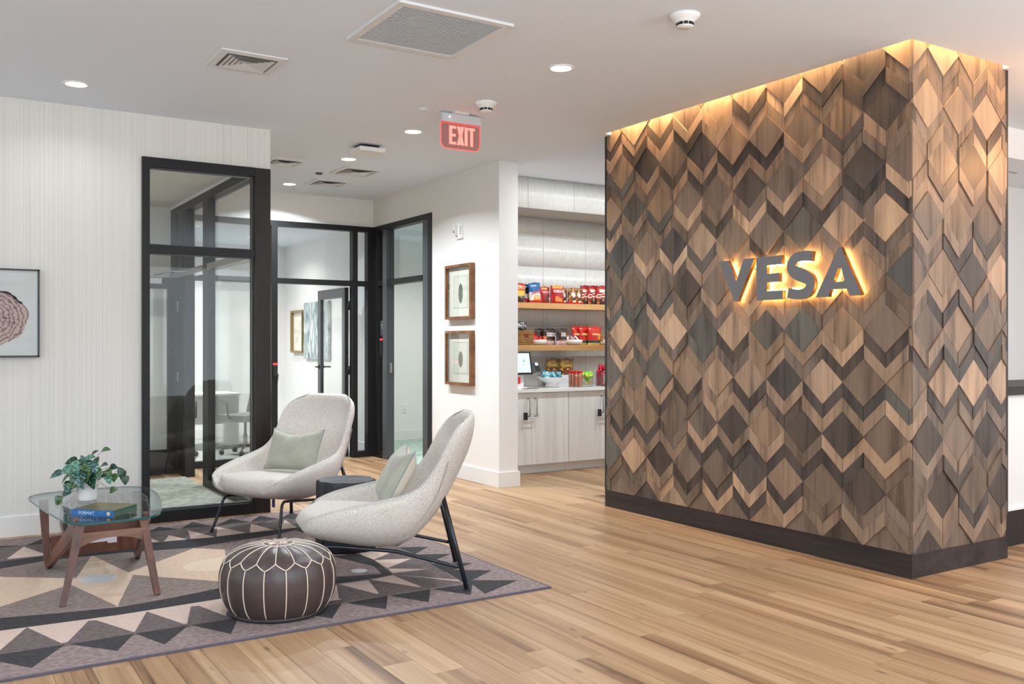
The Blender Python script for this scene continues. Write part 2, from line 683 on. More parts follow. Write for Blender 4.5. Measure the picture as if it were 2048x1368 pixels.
# meeting room (through the far glass)
struct(MB().box(4.72, 4.847, 10.80, 14.1, 0, 2.95).build('wall_meeting_right', M_wall2))
struct(MB().box(0.4, 4.72, 14.0, 14.12, 0, 2.95).build('wall_meeting_back', M_wall2))
struct(MB().box(0.4, 0.5, 10.80, 14.0, 0, 2.95).build('wall_meeting_left', M_wall2))
mb = MB()
mb.box(4.704, 4.72, 10.85, 14.0, 0, 0.146)
mb.box(0.5, 4.704, 13.984, 14.0, 0, 0.146)
struct(mb.bevel(0.003).build('baseboard_meeting_room', M_trim))
struct(MB().box(-1.1, 4.847, 10.80, 14.12, 2.90, 2.98).build('ceiling_meeting_room', M_ceil))
# office behind the front glass
struct(MB().box(-1.1, -1.0, LW + 0.12, 10.70, 0, 2.95).build('wall_office', M_wall2))
M_tile_c = mat('ceiling tile', (225, 226, 226), 0.95, bump=0.2, bscale=250)
oc = struct(MB().box(-1.0, 2.30, LW + 0.12, 10.70, 2.915, 2.98).build('ceiling_office', M_tile_c))
tm = MB().box(0.004, 0.601, 0.004, 0.601, -0.006, 0.0).bevel(0.002).mesh('ceiling_tile', M_tile_c)
for i in range(4):
    for j in range(5):
        inst(tm, 'ceiling_tile', oc, (-0.13 + i * 0.605, 7.76 + j * 0.605 - 0.02, 2.915))
# rear of the lobby, behind the camera; window openings assumed
mb = MB()
mb.box(-4.2, 10.2, -4.5, -4.38, 0, 0.35)
mb.box(-4.2, 10.2, -4.5, -4.38, 2.95, H)
for x in (-4.2, -1.6, 1.2, 4.0, 6.8, 9.9):
    mb.box(x, x + 0.3, -4.5, -4.38, 0.35, 2.95)
struct(mb.build('wall_rear', M_wall))
mb = MB()
mb.box(-4.2, -4.08, -4.38, LW, 0, 0.35)
mb.box(-4.2, -4.08, -4.38, LW, 2.95, H)
for y in (-4.38, -1.4, 1.6, 4.6, 6.6):
    mb.box(-4.2, -4.08, y, y + 0.4, 0.35, 2.95)
struct(mb.build('wall_west', M_wall))
struct(MB().box(10.08, 10.2, -4.38, 5.05, 0, H).build('wall_east', M_wall))

# ---------------------------------------------------------------- glazed partitions
# window_1: the framed glass in the papered wall
w1 = struct(MB().box(1.421, 1.477, 7.595, 7.745, 0, 2.857).box(1.477, 2.302, 7.595, 7.745, 2.787, 2.857).bevel(0.002).build('window_1', M_black))
MB().box(2.302, 2.429, 7.59, 7.745, 0, 2.855).bevel(0.002).build('post', M_blackw, w1)
MB().box(1.477, 2.302, 7.60, 7.74, 2.115, 2.176).bevel(0.002).build('transom', M_black, w1)
MB().box(1.477, 2.302, 7.595, 7.745, 0, 0.088).bevel(0.002).build('sill_rail', M_black, w1)
for z0, z1 in ((0.088, 2.115), (2.176, 2.787)):
    MB().box(1.477, 2.302, 7.665, 7.673, z0, z1).build('pane', M_glass, w1)
    m_ = MB()
    for (a, b, c, d) in ((1.477, 1.487, z0, z1), (2.292, 2.302, z0, z1), (1.487, 2.292, z0, z0 + 0.010), (1.487, 2.292, z1 - 0.010, z1)):
        m_.box(a, b, 7.648, 7.690, c, d)
    m_.build('glazing_bead', M_grey_al, w1)

# window_2: the office side partition along the hall, with its doorway
w2 = struct(MB().box(2.30, 2.40, LW + 0.12, 10.70, 2.80, 2.88).build('window_2', M_black))
MB().box(2.30, 2.37, 9.10, 9.30, 0, 2.80).bevel(0.003).build('post', M_black, w2)
MB().box(2.30, 2.40, 10.03, 10.12, 0, 2.80).bevel(0.003).build('post', M_black, w2)
MB().box(2.30, 2.38, 10.15, 10.40, 0, 2.80).bevel(0.003).build('post', M_black, w2)
MB().box(2.30, 2.40, 10.43, 10.70, 0, 2.80).bevel(0.003).build('post', M_black, w2)
MB().box(2.29, 2.40, 9.30, 10.70, 2.115, 2.175).bevel(0.003).build('transom', M_steel, w2)
MB().box(2.29, 2.40, 7.75, 9.10, 2.115, 2.175).bevel(0.003).build('transom', M_steel, w2)
MB().box(2.30, 2.40, 7.75, 9.10, 0, 0.09).bevel(0.003).build('sill_rail', M_black, w2)
MB().box(2.345, 2.353, 7.75, 9.10, 0.09, 2.115).build('pane', M_glass, w2)
MB().box(2.345, 2.353, 7.75, 9.10, 2.175, 2.80).build('pane', M_glass, w2)
MB().box(2.345, 2.353, 9.30, 10.03, 2.175, 2.80).build('pane', M_glass, w2)

# door_2: the office door, standing open into the office
d2 = struct(MB().box(1.395, 1.495, 10.34, 10.385, 0.012, 2.11).box(2.19, 2.292, 10.34, 10.385, 0.012, 2.11).box(1.495, 2.19, 10.34, 10.385, 1.99, 2.11).box(1.495, 2.19, 10.34, 10.385, 0.012, 0.27).build('door_2', M_black))
MB().box(1.495, 2.19, 10.358, 10.366, 0.27, 1.99).build('pane', M_glass, d2)
MB().box(2.285, 2.297, 10.325, 10.36, 1.75, 1.86).box(2.285, 2.297, 10.325, 10.36, 1.0, 1.1).build('hinge', M_steel, d2)
MB().tube([(2.05, 10.33, 2.13), (2.18, 10.12, 2.16), (2.30, 9.95, 2.16)], 0.008, 6).box(1.95, 2.12, 10.29, 10.345, 2.04, 2.10).build('door_closer', M_steel, d2)
MB().tube([(1.53, 10.33, 0.85), (1.53, 10.29, 0.9), (1.53, 10.29, 1.2), (1.53, 10.33, 1.25)], 0.01, 6).build('door_handle', M_rubber, d2)

# window_3: glazed wall at the end of the hall
FY0, FY1 = 10.67, 10.77
w3 = struct(MB().box(2.44, 4.641, FY0, FY1, 2.79, 2.853).bevel(0.002).build('window_3', M_black))
for a, b in ((2.44, 2.50), (3.427, 3.500), (4.442, 4.508), (4.641, 4.727)):
    MB().box(a, b, FY0, FY1, 0, 2.79 if b < 4.7 else 2.853).bevel(0.002).build('post', M_black, w3)
for a, b in ((2.50, 3.427), (3.50, 4.442), (4.508, 4.641)):
    MB().box(a, b, FY0, FY1, 2.115, 2.178).bevel(0.002).build('transom', M_black, w3)
    MB().box(a, b, 10.715, 10.723, 2.178, 2.79).build('pane', M_glass, w3)
    if a != 3.50:
        MB().box(a, b, FY0, FY1, 0, 0.075).bevel(0.002).build('sill_rail', M_black, w3)
        MB().box(a, b, 10.715, 10.723, 0.075, 2.115).build('pane', M_glass, w3)

# door_1: its glass door, swung open into the meeting room
d1 = struct(MB().box(4.385, 4.43, 10.79, 10.88, 0.012, 2.10).box(4.385, 4.43, 11.62, 11.72, 0.012, 2.10).box(4.385, 4.43, 10.88, 11.62, 1.98, 2.10).box(4.385, 4.43, 10.88, 11.62, 0.012, 0.26).bevel(0.003).build('door_1', M_grey_al))
MB().box(4.404, 4.412, 10.88, 11.62, 0.26, 1.98).build('pane', M_glass, d1)
MB().box(4.383, 4.432, 10.782, 10.79, 0.012, 2.10).build('hinge_edge', M_rubber, d1)
for z in (1.82, 1.02, 0.25):
    MB().lathe([(0.011, 0), (0.011, 0.11)], 10, (4.437, 10.785, z)).build('hinge', M_rubber, d1)
for sx, x in ((-1, 4.385), (1, 4.43)):
    MB().lathe([(0.028, 0), (0.028, 0.012)], 16, (0, 0, 0), M=Matrix.Translation((x, 11.66, 1.10)) @ Matrix.Rotation(sx * PI / 2, 4, 'Y')).tube([(x, 11.66, 1.10), (x + sx * 0.055, 11.66, 1.10), (x + sx * 0.06, 11.645, 1.10), (x + sx * 0.06, 11.54, 1.10)], 0.009, 8).build('door_handle', M_rubber, d1)

# window_4: glazed screen on the hall's right wall with an open doorway
w4 = struct(MB().box(HX - 0.012, HX + 0.09, 9.11, 10.67, 2.79, 2.853).bevel(0.002).build('window_4', M_black))
for a, b in ((10.54, 10.668), (10.28, 10.392), (9.11, 9.195), (9.205, 9.33)):
    MB().box(HX - 0.012 if b != 9.33 else HX - 0.004, HX + 0.09, a, b, 0, 2.79).bevel(0.002).build('post', M_grey_al if a in (10.28, 9.205) else M_black, w4)  # grey posts: light falling on the black frame put into their colour
for a, b in ((10.392, 10.54), (9.33, 10.28)):
    MB().box(HX - 0.012, HX + 0.09, a, b, 2.115, 2.178).bevel(0.002).build('transom', M_black, w4)
    MB().box(HX + 0.03, HX + 0.038, a, b, 2.178, 2.79).build('pane', M_glass, w4)
MB().box(HX + 0.03, HX + 0.038, 10.392, 10.54, 0.075, 2.115).build('pane', M_glass, w4)
MB().box(HX - 0.012, HX + 0.09, 10.392, 10.54, 0, 0.075).build('sill_rail', M_black, w4)
MB().box(HX + 0.03, HX + 0.06, 10.274, 10.281, 1.05, 1.17).build('strike_plate', M_steel, w4)

# ---------------------------------------------------------------- right edge: bulkhead, wall, counter
struct(MB().box(6.05, 10.2, 4.26, 5.05, 2.94, H).build('ceiling_bulkhead', M_white))
struct(MB().box(5.985, 10.2, 5.05, 5.17, 0, H).build('wall_reception', M_wall2))
vr = empty('air_grille', (7.80, 4.75, 2.94), label='grey slotted air grille in the soffit right of the patterned wood wall', cat='vent')
MB().box(7.30, 8.30, 4.60, 4.86, 2.935, 2.94).build('grille_frame', mat('grille grey', (165, 168, 176), 0.5), vr)
for k in range(3):
    MB().box(7.33, 8.27, 4.63 + k * 0.075, 4.67 + k * 0.075, 2.929, 2.935).build('slat', M_white, vr)

rc = empty('reception_counter', (7.2, 3.9, 0), label='white panelled counter with black top edge right of the patterned wood wall', cat='counter')
MB().box(6.03, 8.4, 3.575, 4.2, 0.265, 1.045).build('panel', M_trim, rc)
MB().box(6.0, 8.4, 3.555, 4.22, 1.045, 1.105).bevel(0.003).build('countertop', M_blackw, rc)
MB().box(6.03, 8.4, 3.568, 4.2, 0.0, 0.245).build('base', M_blackw, rc)
MB().box(6.03, 8.4, 3.562, 4.2, 0.245, 0.265).build('molding', M_white, rc)

# ================================================================ FEATURE WALL
VX, VY0, VY1, VXE = 4.965, 3.385, 6.33, 5.985
M_fw = wood_mat('reclaimed wood tile', (150, 148, 148), (226, 223, 220), (255, 252, 246), (40, 40, 2.6), 0.42, objcolor=True, bump=0.12, streak=1.0)
M_fwa = wood_mat('reclaimed wood tile joined', (150, 148, 148), (226, 223, 220), (255, 252, 246), (40, 40, 2.6), 0.42, objcolor='attr', bump=0.12)
M_dark_core = mat('dark wall core', (40, 36, 34), 0.7)
core = struct(MB().box(VX + 0.022, VXE, VY0 + 0.06, VY1, 0, 3.405).build('wall_feature', M_dark_core))
core_end = struct(MB().box(VX + 0.022, VXE, VY0 + 0.022, VY0 + 0.06, 0, 3.405).build('wall_feature_end', M_dark_core))
mb = MB()
mb.box(VX - 0.002, VX + 0.022, VY0 - 0.002, VY1 + 0.0, 0, 0.144)
mb.box(VX + 0.022, VXE, VY0 - 0.002, VY0 + 0.022, 0, 0.144)
struct(mb.build('baseboard_feature', wood_mat('espresso baseboard', (34, 29, 29), (48, 42, 42), (62, 54, 52), (30, 3, 40), 0.4)))
MB().box(VX - 0.004, VX + 0.022, VY1 - 0.03, VY1, 0.144, H).build('end_trim', M_dark_core, core)
MB().box(VXE - 0.03, VXE, VY0 - 0.004, VY0 + 0.022, 0.144, H).build('end_trim', M_blackw, core)

HW, PD, DD = 0.1585, 0.678, 0.30
TS = (PD - DD) / 4
Z_LO, Z_HI = 0.144, 3.40
C_ODD = 0.8165
BY0 = 3.399                       # boundary 18 at the corner


def clip_poly(p, axis, v, keep):
    out = []
    for i in range(len(p)):
        q, r = p[i - 1], p[i]
        iq, ir = (q[axis] - v) * keep >= 0, (r[axis] - v) * keep >= 0
        if iq != ir:
            t = (v - q[axis]) / (r[axis] - q[axis])
            out.append((q[0] + t * (r[0] - q[0]), q[1] + t * (r[1] - q[1])))
        if ir:
            out.append(r)
    return out


TONE = {'L': (192, 161, 133), 'T': (159, 134, 112), 'M': (130, 112, 98), 'D': (92, 82, 75), 'S': (106, 101, 93)}
trnd = random.Random(21)


def shade(cls):
    k = 0.93 + 0.14 * trnd.random()
    w = trnd.uniform(-2, 3)
    c = TONE[cls]
    return tuple(lin([max(0, min(255, v * k + d)) for v, d in zip(c, (w, 0, -w))]))


# tone of each lozenge and of the two chevrons under it, read off the photograph: one row per seam, top to bottom
ROWS = """0 TDL LSL MTS STM SMM
1 TST SSM LML MDT MMM
2 LTD STM MSS MTT LMM
3 DTM TLM STS TDT DMM
4 LDT TST MSL SLD DTL
5 MDT DLM LMT MMT TMM
6 MTD MLM DMM TDM MDM
7 DTD LST SST MLD MMM
8 TTT MTD MTM LTT MDL
9 TDT MTT LDM DMD MMM
10 TDT DML TTT TDT DLD
11 MDT MDT STT TLD TMM
12 MLT MLD TTT DTD TDL
13 MTM STT STM DMD MMM
14 MDT LTD TTM LDT MMT
15 TDT LMT TLD DLD DMM
16 DDD DDM TTM MDT DMT
17 DTM LMT MDT MLM MMM
18 TMM MLD SMM TSL MMM
118 TTT TTT MTT MTL MMM
19 LTT MTM MTD DTM DMM
20 LMT TMT TTD LDM DTM
21 TTM TTD TMD MTD MTM
22 TTM DTM DTD LDT MDT
23 LDL MDT MDD DMM MTM
24 MTT LMT LTM LDM DMT"""
TONES = {int(r.split()[0]): r.split()[1:] for r in ROWS.split('\n')}
mesh_cache = {}
stuff_v, stuff_f, stuff_c = [], [], []


def tile(poly, name, face, color, proud, small=False):
    """poly in (u,z); u = Y on the long face, X on the end face"""
    lo, hi = (VY0, VY1 - 0.03) if face == 'front' else (VX + 0.0, VXE - 0.03)
    p = clip_poly(poly, 1, Z_LO, 1)
    p = clip_poly(p, 1, Z_HI, -1) if p else p
    p = clip_poly(p, 0, lo, 1) if p else p
    p = clip_poly(p, 0, hi, -1) if p else p
    if len(p) < 3:
        return
    ar = 0.5 * abs(sum(p[i - 1][0] * p[i][1] - p[i][0] * p[i - 1][1] for i in range(len(p))))
    if ar < 0.0004:
        return
    cu = sum(q[0] for q in p) / len(p)
    cz = sum(q[1] for q in p) / len(p)
    g = 0.0013
    q = []
    for a in p:                       # shrink a hair for the joint
        dx, dz = cu - a[0], cz - a[1]
        l = math.hypot(dx, dz)
        q.append((a[0] + dx / l * g - cu, a[1] + dz / l * g - cz))
    if name == 'chevron_strip' and face == 'front' and cu > 5.62:
        b = len(stuff_v)
        n = len(q)
        for d in (-0.004 - proud, 0.02):
            stuff_v.extend([(VX + d, cu + a, cz + e) for a, e in q])
        stuff_f.extend([tuple(range(b, b + n))] + [(b + i, b + (i + 1) % n, b + n + (i + 1) % n, b + n + i) for i in range(n)])
        stuff_c.extend([color] * (n + 1))
        return
    key = (face, tuple((round(a, 3), round(b, 3)) for a, b in q))
    me = mesh_cache.get(key)
    if me is None:
        if face == 'front':
            m_ = MB().prism(q, -0.008, 0.018, 'x')
        else:
            m_ = MB().prism(q, -0.008, 0.018, 'y')
        m_.bevel(0.0012)
        me = m_.mesh(name, M_fw)
        mesh_cache[key] = me
    if face == 'front':
        loc = (VX + 0.004 - proud, cu, cz)
    else:
        loc = (cu, VY0 + 0.004 - proud, cz)
    return inst(me, name, core if face == 'front' else core_end, loc, color=color)


def chevron_face(face, b0, nb, step, idx0):
    """b0: seam coordinate of index idx0; step: signed spacing"""
    for n in range(nb + 1):
        idx = idx0 + n
        u = b0 + step * n
        cbase = C_ODD + (PD / 2 if idx % 2 == 0 else 0)
        tones = TONES.get(118 if face == 'end' and idx == 18 else idx, ['MMM'] * 5)
        for k in range(-2, 5):
            c = cbase + k * PD
            if c + DD / 2 + 2 * TS < Z_LO or c - DD / 2 - 2 * TS > Z_HI:
                continue
            ti = 3 - k
            cls = tones[ti] if 0 <= ti < 5 else 'MMM'
            pr = trnd.choice((0, 0, 0.003, 0.006, 0.010))
            tile([(u, c + DD / 2), (u + step, c), (u, c - DD / 2), (u - step, c)], 'lozenge', face, shade(cls[0]), pr)
            for t in range(2):
                cc = shade(cls[1 + t])
                kk = trnd.uniform(.88, 1.1)
                cc2 = tuple(v * kk for v in cc)
                zt = c - DD / 2 - t * TS
                for sgn, cl in ((1, cc), (-1, cc2)):
                    pr = trnd.choice((0, 0, 0.003, 0.006, 0.011))
                    tile([(u, zt), (u, zt - TS), (u + sgn * step, c - t * TS - TS), (u + sgn * step, c - t * TS)], 'chevron_strip', face, cl, pr)


chevron_face('front', BY0 + 19 * HW, 20, -HW, -1)
chevron_face('end', 4.949, 8, HW, 18)
if stuff_f:
    me = bpy.data.meshes.new('chevron_strip')
    me.from_pydata(stuff_v, [], stuff_f)
    at = me.attributes.new('tint', 'FLOAT_COLOR', 'FACE')
    for i, c in enumerate(stuff_c):
        at.data[i].color = (*c, 1)
    me.materials.append(M_fwa)
    o = bpy.data.objects.new('chevron_strip', me)
    COL.objects.link(o)
    o.parent = core
    tag(o, kind='stuff')

# ---------------------------------------------------------------- warm light strip in the ceiling slot
M_strip = mat('led strip glow', (255, 190, 110), 0.5, emit=6.0)
ls = empty('led_strip', (4.90, 4.8, 3.40), label='warm linear light strip hidden in the ceiling slot over the patterned wood wall', cat='light strip')
MB().box(4.895, 4.905, 3.345, 6.235, 3.395, 3.415).build('strip', M_strip, ls)
MB().box(4.905, 5.915, 3.338, 3.348, 3.395, 3.415).build('strip', M_strip, ls)
WARM = (1.0, 0.66, 0.34)
area_light('strip_lamp', (4.912, 4.79, 3.385), (0, -0.8, 0), 0.03, 2.85, 80, WARM, spread=1.9)
area_light('strip_lamp_end', (5.41, 3.345, 3.385), (0.8, 0, 0), 1.0, 0.02, 30, WARM, spread=1.9)

# assumed warm lamp, no fixture, added out of view to tint the wall's end
pl = bpy.data.lights.new('assumed_warm_lamp', 'POINT')
pl.energy = 26
pl.color = (1.0, 0.47, 0.17)
pl.shadow_soft_size = 0.09
po = bpy.data.objects.new('assumed_warm_lamp', pl)
po.location = (6.55, 2.75, 2.70)
COL.objects.link(po)

# ---------------------------------------------------------------- sign letters
M_letter = mat('bronze grey letter face', (120, 119, 121), 0.35, metal=0.35)
M_edge = mat('polished letter edge', (196, 150, 92), 0.16, metal=1.0)
M_halo = mat('halo light', (255, 202, 122), 0.5, emit=26.0)
LX = 4.902


def letter_poly(ch):
    """outlines in (Y, z); Y runs down towards the right of the word"""
    zt, zb = 2.003, 1.703
    if ch == 'V':
        return [[(4.917, zt), (4.815, zt), (4.738, 1.852), (4.668, zt), (4.564, zt), (4.725, zb), (4.757, zb)]]
    if ch == 'E':
        y0, y1 = 4.549, 4.312
        return [[(y0, zt), (y1 + .010, zt), (y1 + .010, zt - .062), (y0 - .098, zt - .062), (y0 - .098, 1.884), (y1 + .032, 1.884), (y1 + .032, 1.824), (y0 - .098, 1.824), (y0 - .098, zb + .062), (y1, zb + .062), (y1, zb), (y0, zb)]]
    if ch == 'A':
        return [[(3.862, zt + .012), (3.842, zt + .012), (3.690, zb + .010), (3.700, zb), (3.776, zb), (3.800, zb + .046), (3.918, zb + .046), (3.938, zb), (4.040, zb)],
                [(3.864, 1.880), (3.840, 1.880), (3.816, 1.804), (3.828, 1.796), (3.888, 1.796), (3.897, 1.804)]]
    if ch == 'S':
        mid = smooth_curve([(4.066, 1.978 - .003), (4.105, 1.981), (4.155, 1.983), (4.205, 1.972), (4.238, 1.938), (4.232, 1.898), (4.195, 1.872), (4.140, 1.850), (4.096, 1.826), (4.082, 1.786), (4.105, 1.748), (4.150, 1.731), (4.205, 1.731), (4.270, 1.744)], 5)
        mid = [Vector((a[0], a[1])) for a in [(p[0], p[1]) for p in [(*m, 0) for m in mid]]]
        n = len(mid)
        L_, R_ = [], []
        for i in range(n):
            t = (mid[min(i + 1, n - 1)] - mid[max(i - 1, 0)]).normalized()
            nrm = Vector((-t[1], t[0]))
            f = i / (n - 1)
            w = 0.0335 + 0.012 * math.exp(-((f - .5) / .16) ** 2)
            L_.append(tuple(mid[i] + nrm * w)); R_.append(tuple(mid[i] - nrm * w))
        return [L_ + R_[::-1]]


def fill_poly(loops, d0, d1, mi_face=0, mi_side=1):
    """extrude (Y,z) loops with holes along X, returns an MB"""
    pts, edges = [], []
    for lp in loops:
        b = len(pts)
        pts += [Vector(p) for p in lp]
        edges += [(b + i, b + (i + 1) % len(lp)) for i in range(len(lp))]
    co, ed, fc, *_ = delaunay_2d_cdt(pts, edges, [], 1, 1e-6)

    def within(p, lp):
        r = False
        for i in range(len(lp)):
            (x1, y1), (x2, y2) = lp[i - 1], lp[i]
            if (y1 > p[1]) != (y2 > p[1]) and p[0] < (x2 - x1) * (p[1] - y1) / (y2 - y1) + x1:
                r = not r
        return r
    if len(loops) > 1:
        mid = lambda f: (sum(co[i][0] for i in f) / len(f), sum(co[i][1] for i in f) / len(f))
        fc = [f for f in fc if not within(mid(f), loops[1])]
    m = MB()
    va = [m.bm.verts.new((d0, c[0], c[1])) for c in co]
    vb = [m.bm.verts.new((d1, c[0], c[1])) for c in co]
    cnt = {}
    for f in fc:
        a = m.bm.faces.new([va[i] for i in f]); a.material_index = mi_face
        b = m.bm.faces.new([vb[i] for i in reversed(f)]); b.material_index = mi_side
        for i in range(len(f)):
            e = (f[i], f[(i + 1) % len(f)])
            k = tuple(sorted(e))
            cnt[k] = None if k in cnt else e
    for e in cnt.values():
        if e:
            q = m.bm.faces.new((va[e[0]], va[e[1]], vb[e[1]], vb[e[0]])); q.material_index = mi_side
    return m


LETTER_LABELS = {'V': 'V of the backlit metal wall sign, first letter', 'E': 'E of the backlit metal wall sign, second letter', 'S': 'S of the backlit metal wall sign, third letter', 'A': 'A of the backlit metal wall sign, fourth letter'}
for ch in 'VESA':
    lp = letter_poly(ch)
    cy = sum(p[0] for p in lp[0]) / len(lp[0])
    root = empty('sign_letter', (VX, cy, 1.70), label='letter ' + LETTER_LABELS[ch], cat='letter', group='backlit letters of the wall sign')
    fill_poly(lp, LX, LX + 0.030).build('letter_body', [M_letter, M_edge], root)
    # light ring on the back of the letter
    c0 = Vector((cy, 1.853))
    shr = [[tuple(c0 + (Vector(p) - c0) * 0.93) for p in lp[0]]]
    if len(lp) > 1:
        c1 = Vector((sum(p[0] for p in lp[1]) / len(lp[1]), sum(p[1] for p in lp[1]) / len(lp[1])))
        shr.append([tuple(c1 + (Vector(p) - c1) * 1.3) for p in lp[1]])
    fill_poly(shr, LX + 0.0305, LX + 0.0335, 0, 0).build('halo_strip', M_halo, root)
    for dz in (0.09, 0.19):
        MB().tube([(LX + .03, cy, 1.70 + dz), (VX - 0.002, cy, 1.70 + dz)], 0.003, 6).build('standoff', M_steel, root)

# ================================================================ PANTRY
def fluted(w, h, n, d=0.006):
    m = MB()
    pr = []
    for i in range(n):
        u0 = w * i / n
        for t, y in ((0.0, 0.0), (0.18, -d), (0.5, -d * 1.35), (0.82, -d)):
            pr.append((u0 + w / n * t, y))
    pr.append((w, 0))
    va = [m.bm.verts.new((x, y, 0)) for x, y in pr]
    vb = [m.bm.verts.new((x, y, h)) for x, y in pr]
    for i in range(len(pr) - 1):
        f = m.bm.faces.new((va[i], va[i + 1], vb[i + 1], vb[i]))
        f.smooth = True
    c = [m.bm.verts.new(q) for q in ((0, 0.01, 0), (w, 0.01, 0), (w, 0.01, h), (0, 0.01, h))]
    m.bm.faces.new(c[::-1])
    m.bm.faces.new((va[0], vb[0], c[3], c[0]))
    m.bm.faces.new((va[-1], c[1], c[2], vb[-1]))
    m.bm.faces.new(vb + [c[2], c[3]])
    m.bm.faces.new([c[1], c[0]] + va)
    return m


M_tile = mat('glazed white tile', (224, 221, 215), 0.22, vary=0.03, vscale=(3, 3, 3))
M_grout = mat('grout', (186, 182, 176), 0.9)
ts = struct(MB().box(4.945, 7.5, PY, PY + 0.012, 0.9, 2.856).build('trim_1', M_grout))
TW, TH = 0.612, 0.3465
tmesh = fluted(TW - 0.005, TH - 0.005, 30, 0.0045).mesh('wall_tile', M_tile)
for r in range(6):
    for c in range(5):
        x = 4.835 + TW * c if c else 4.947
        z = 0.908 + TH * r
        hgt = min(TH, 2.856 - z)
        if hgt < TH - 1e-4 or c in (0, 4):
            wd = TW - 0.005 if c not in (0, 4) else (4.835 + TW - 4.947 - 0.005 if c == 0 else 7.5 - (4.835 + TW * 4) - 0.003)
            me = fluted(wd, hgt - 0.005, max(4, int(round(30 * wd / TW))), 0.0045).mesh('wall_tile', M_tile)
        else:
            me = tmesh
        inst(me, 'wall_tile', ts, (x, PY, z))
# bulkhead over the niche
bk = struct(MB().box(4.945, 7.5, 8.282, PY, 2.856, H).build('wall_bulkhead', mat('bulkhead soffit', (170, 163, 155), 0.8)))
for c in range(5):
    x = 4.835 + TW * c if c else 4.947
    wd = TW - 0.003 if c not in (0, 4) else (4.835 + TW - 4.947 - 0.003 if c == 0 else 7.5 - (4.835 + TW * 4))
    inst(fluted(wd, H - 2.857, max(4, int(round(22 * wd / TW))), 0.009).mesh('wall_tile', M_tile), 'wall_tile', bk, (x, 8.282, 2.8565))

# shelves, worktop, cabinets
for z, lb in ((1.862, 'upper oak floating shelf holding a row of snack bags'), (1.390, 'lower oak floating shelf holding bowls and snack bags')):
    o = MB().box(4.95, 7.495, 8.595, PY - 0.007, z - 0.064, z).bevel(0.002).build('wall_shelf', M_oak, loc=(6.2, 8.74, z - 0.064))
    tag(o, lb, 'shelf')
o = MB().box(4.968, 7.495, 8.272, PY - 0.007, 0.880, 0.913).bevel(0.002).build('worktop', mat('white quartz', (234, 231, 226), 0.3), loc=(6.2, 8.6, 0.88))
tag(o, 'white quartz worktop along the snack niche over the white cabinets', 'countertop')
M_cab = wood_mat('whitewashed cabinet', (214, 210, 204), (226, 222, 216), (236, 233, 228), (60, 60, 2.0), 0.5, contrast=0.1, bump=0.02)
CABS = ((4.985, 5.998, 'white two-door base cabinet under the tilted touch screen'), (6.002, 7.0, 'white two-door base cabinet nearest the patterned wood wall'))
handles = []
for i, (a, b, lb) in enumerate(CABS):
    c = empty('base_cabinet', ((a + b) / 2, 8.6, 0), label=lb, cat='cabinet', group='white base cabinets in the snack niche')
    MB().box(a, b, 8.325, PY - 0.005, 0.10, 0.879).build('body', M_cab, c)
    MB().box(a, b, 8.375, PY - 0.005, 0, 0.10).build('toe_kick', M_trim, c)
    mid = 5.507 if i == 0 else 6.500
    for d0, d1, hx in ((a + .002, mid - .0015, mid - .046), (mid + .0015, b - .002, mid + .046)):
        dr = MB().box(d0, d1, 8.302, 8.324, 0.102, 0.874).bevel(0.0015).build('door', M_cab, c)
        MB().tube([(hx, 8.304, 0.815), (hx, 8.268, 0.815), (hx, 8.262, 0.808), (hx, 8.262, 0.632), (hx, 8.268, 0.625), (hx, 8.304, 0.625)], 0.007, 8).build('handle', M_steel, dr)
    lk = empty('cabinet_lock', (mid, 8.25, 0.62), label='clear child lock strap round the door handles below the ' + ('touch screen' if i == 0 else 'jars beside the wood wall'), cat='lock', group='child locks on the cabinet handles')
    MB().tube([(mid - .10, 8.262, .655), (mid + .055, 8.262, .660), (mid + .068, 8.262, .648), (mid + .068, 8.262, .618), (mid + .055, 8.262, .608), (mid - .10, 8.262, .600)], 0.005, 6).build('strap', mat('clear strap', (200, 200, 198), 0.25), lk)
    MB().box(mid - .118, mid - .088, 8.24, 8.275, .590, .668).bevel(0.004).build('clasp', M_rubber, lk)


ORD = ['leftmost', 'second from the left', 'third from the left', 'fourth from the left', 'fifth from the left', 'sixth from the left', 'seventh from the left', 'eighth from the left', 'ninth from the left', 'tenth from the left', 'eleventh from the left', 'twelfth from the left', 'thirteenth from the left', 'fourteenth from the left', 'fifteenth from the left', 'sixteenth from the left', 'seventeenth from the left', 'rightmost']


def rank_labels(objs, label):
    s = sorted(objs, key=lambda o: o.location.x * .8447 - o.location.y * .5352)
    for i, o in enumerate(s):
        o['label'] = label + ', ' + (ORD[i] if i < len(s) - 1 else 'rightmost')


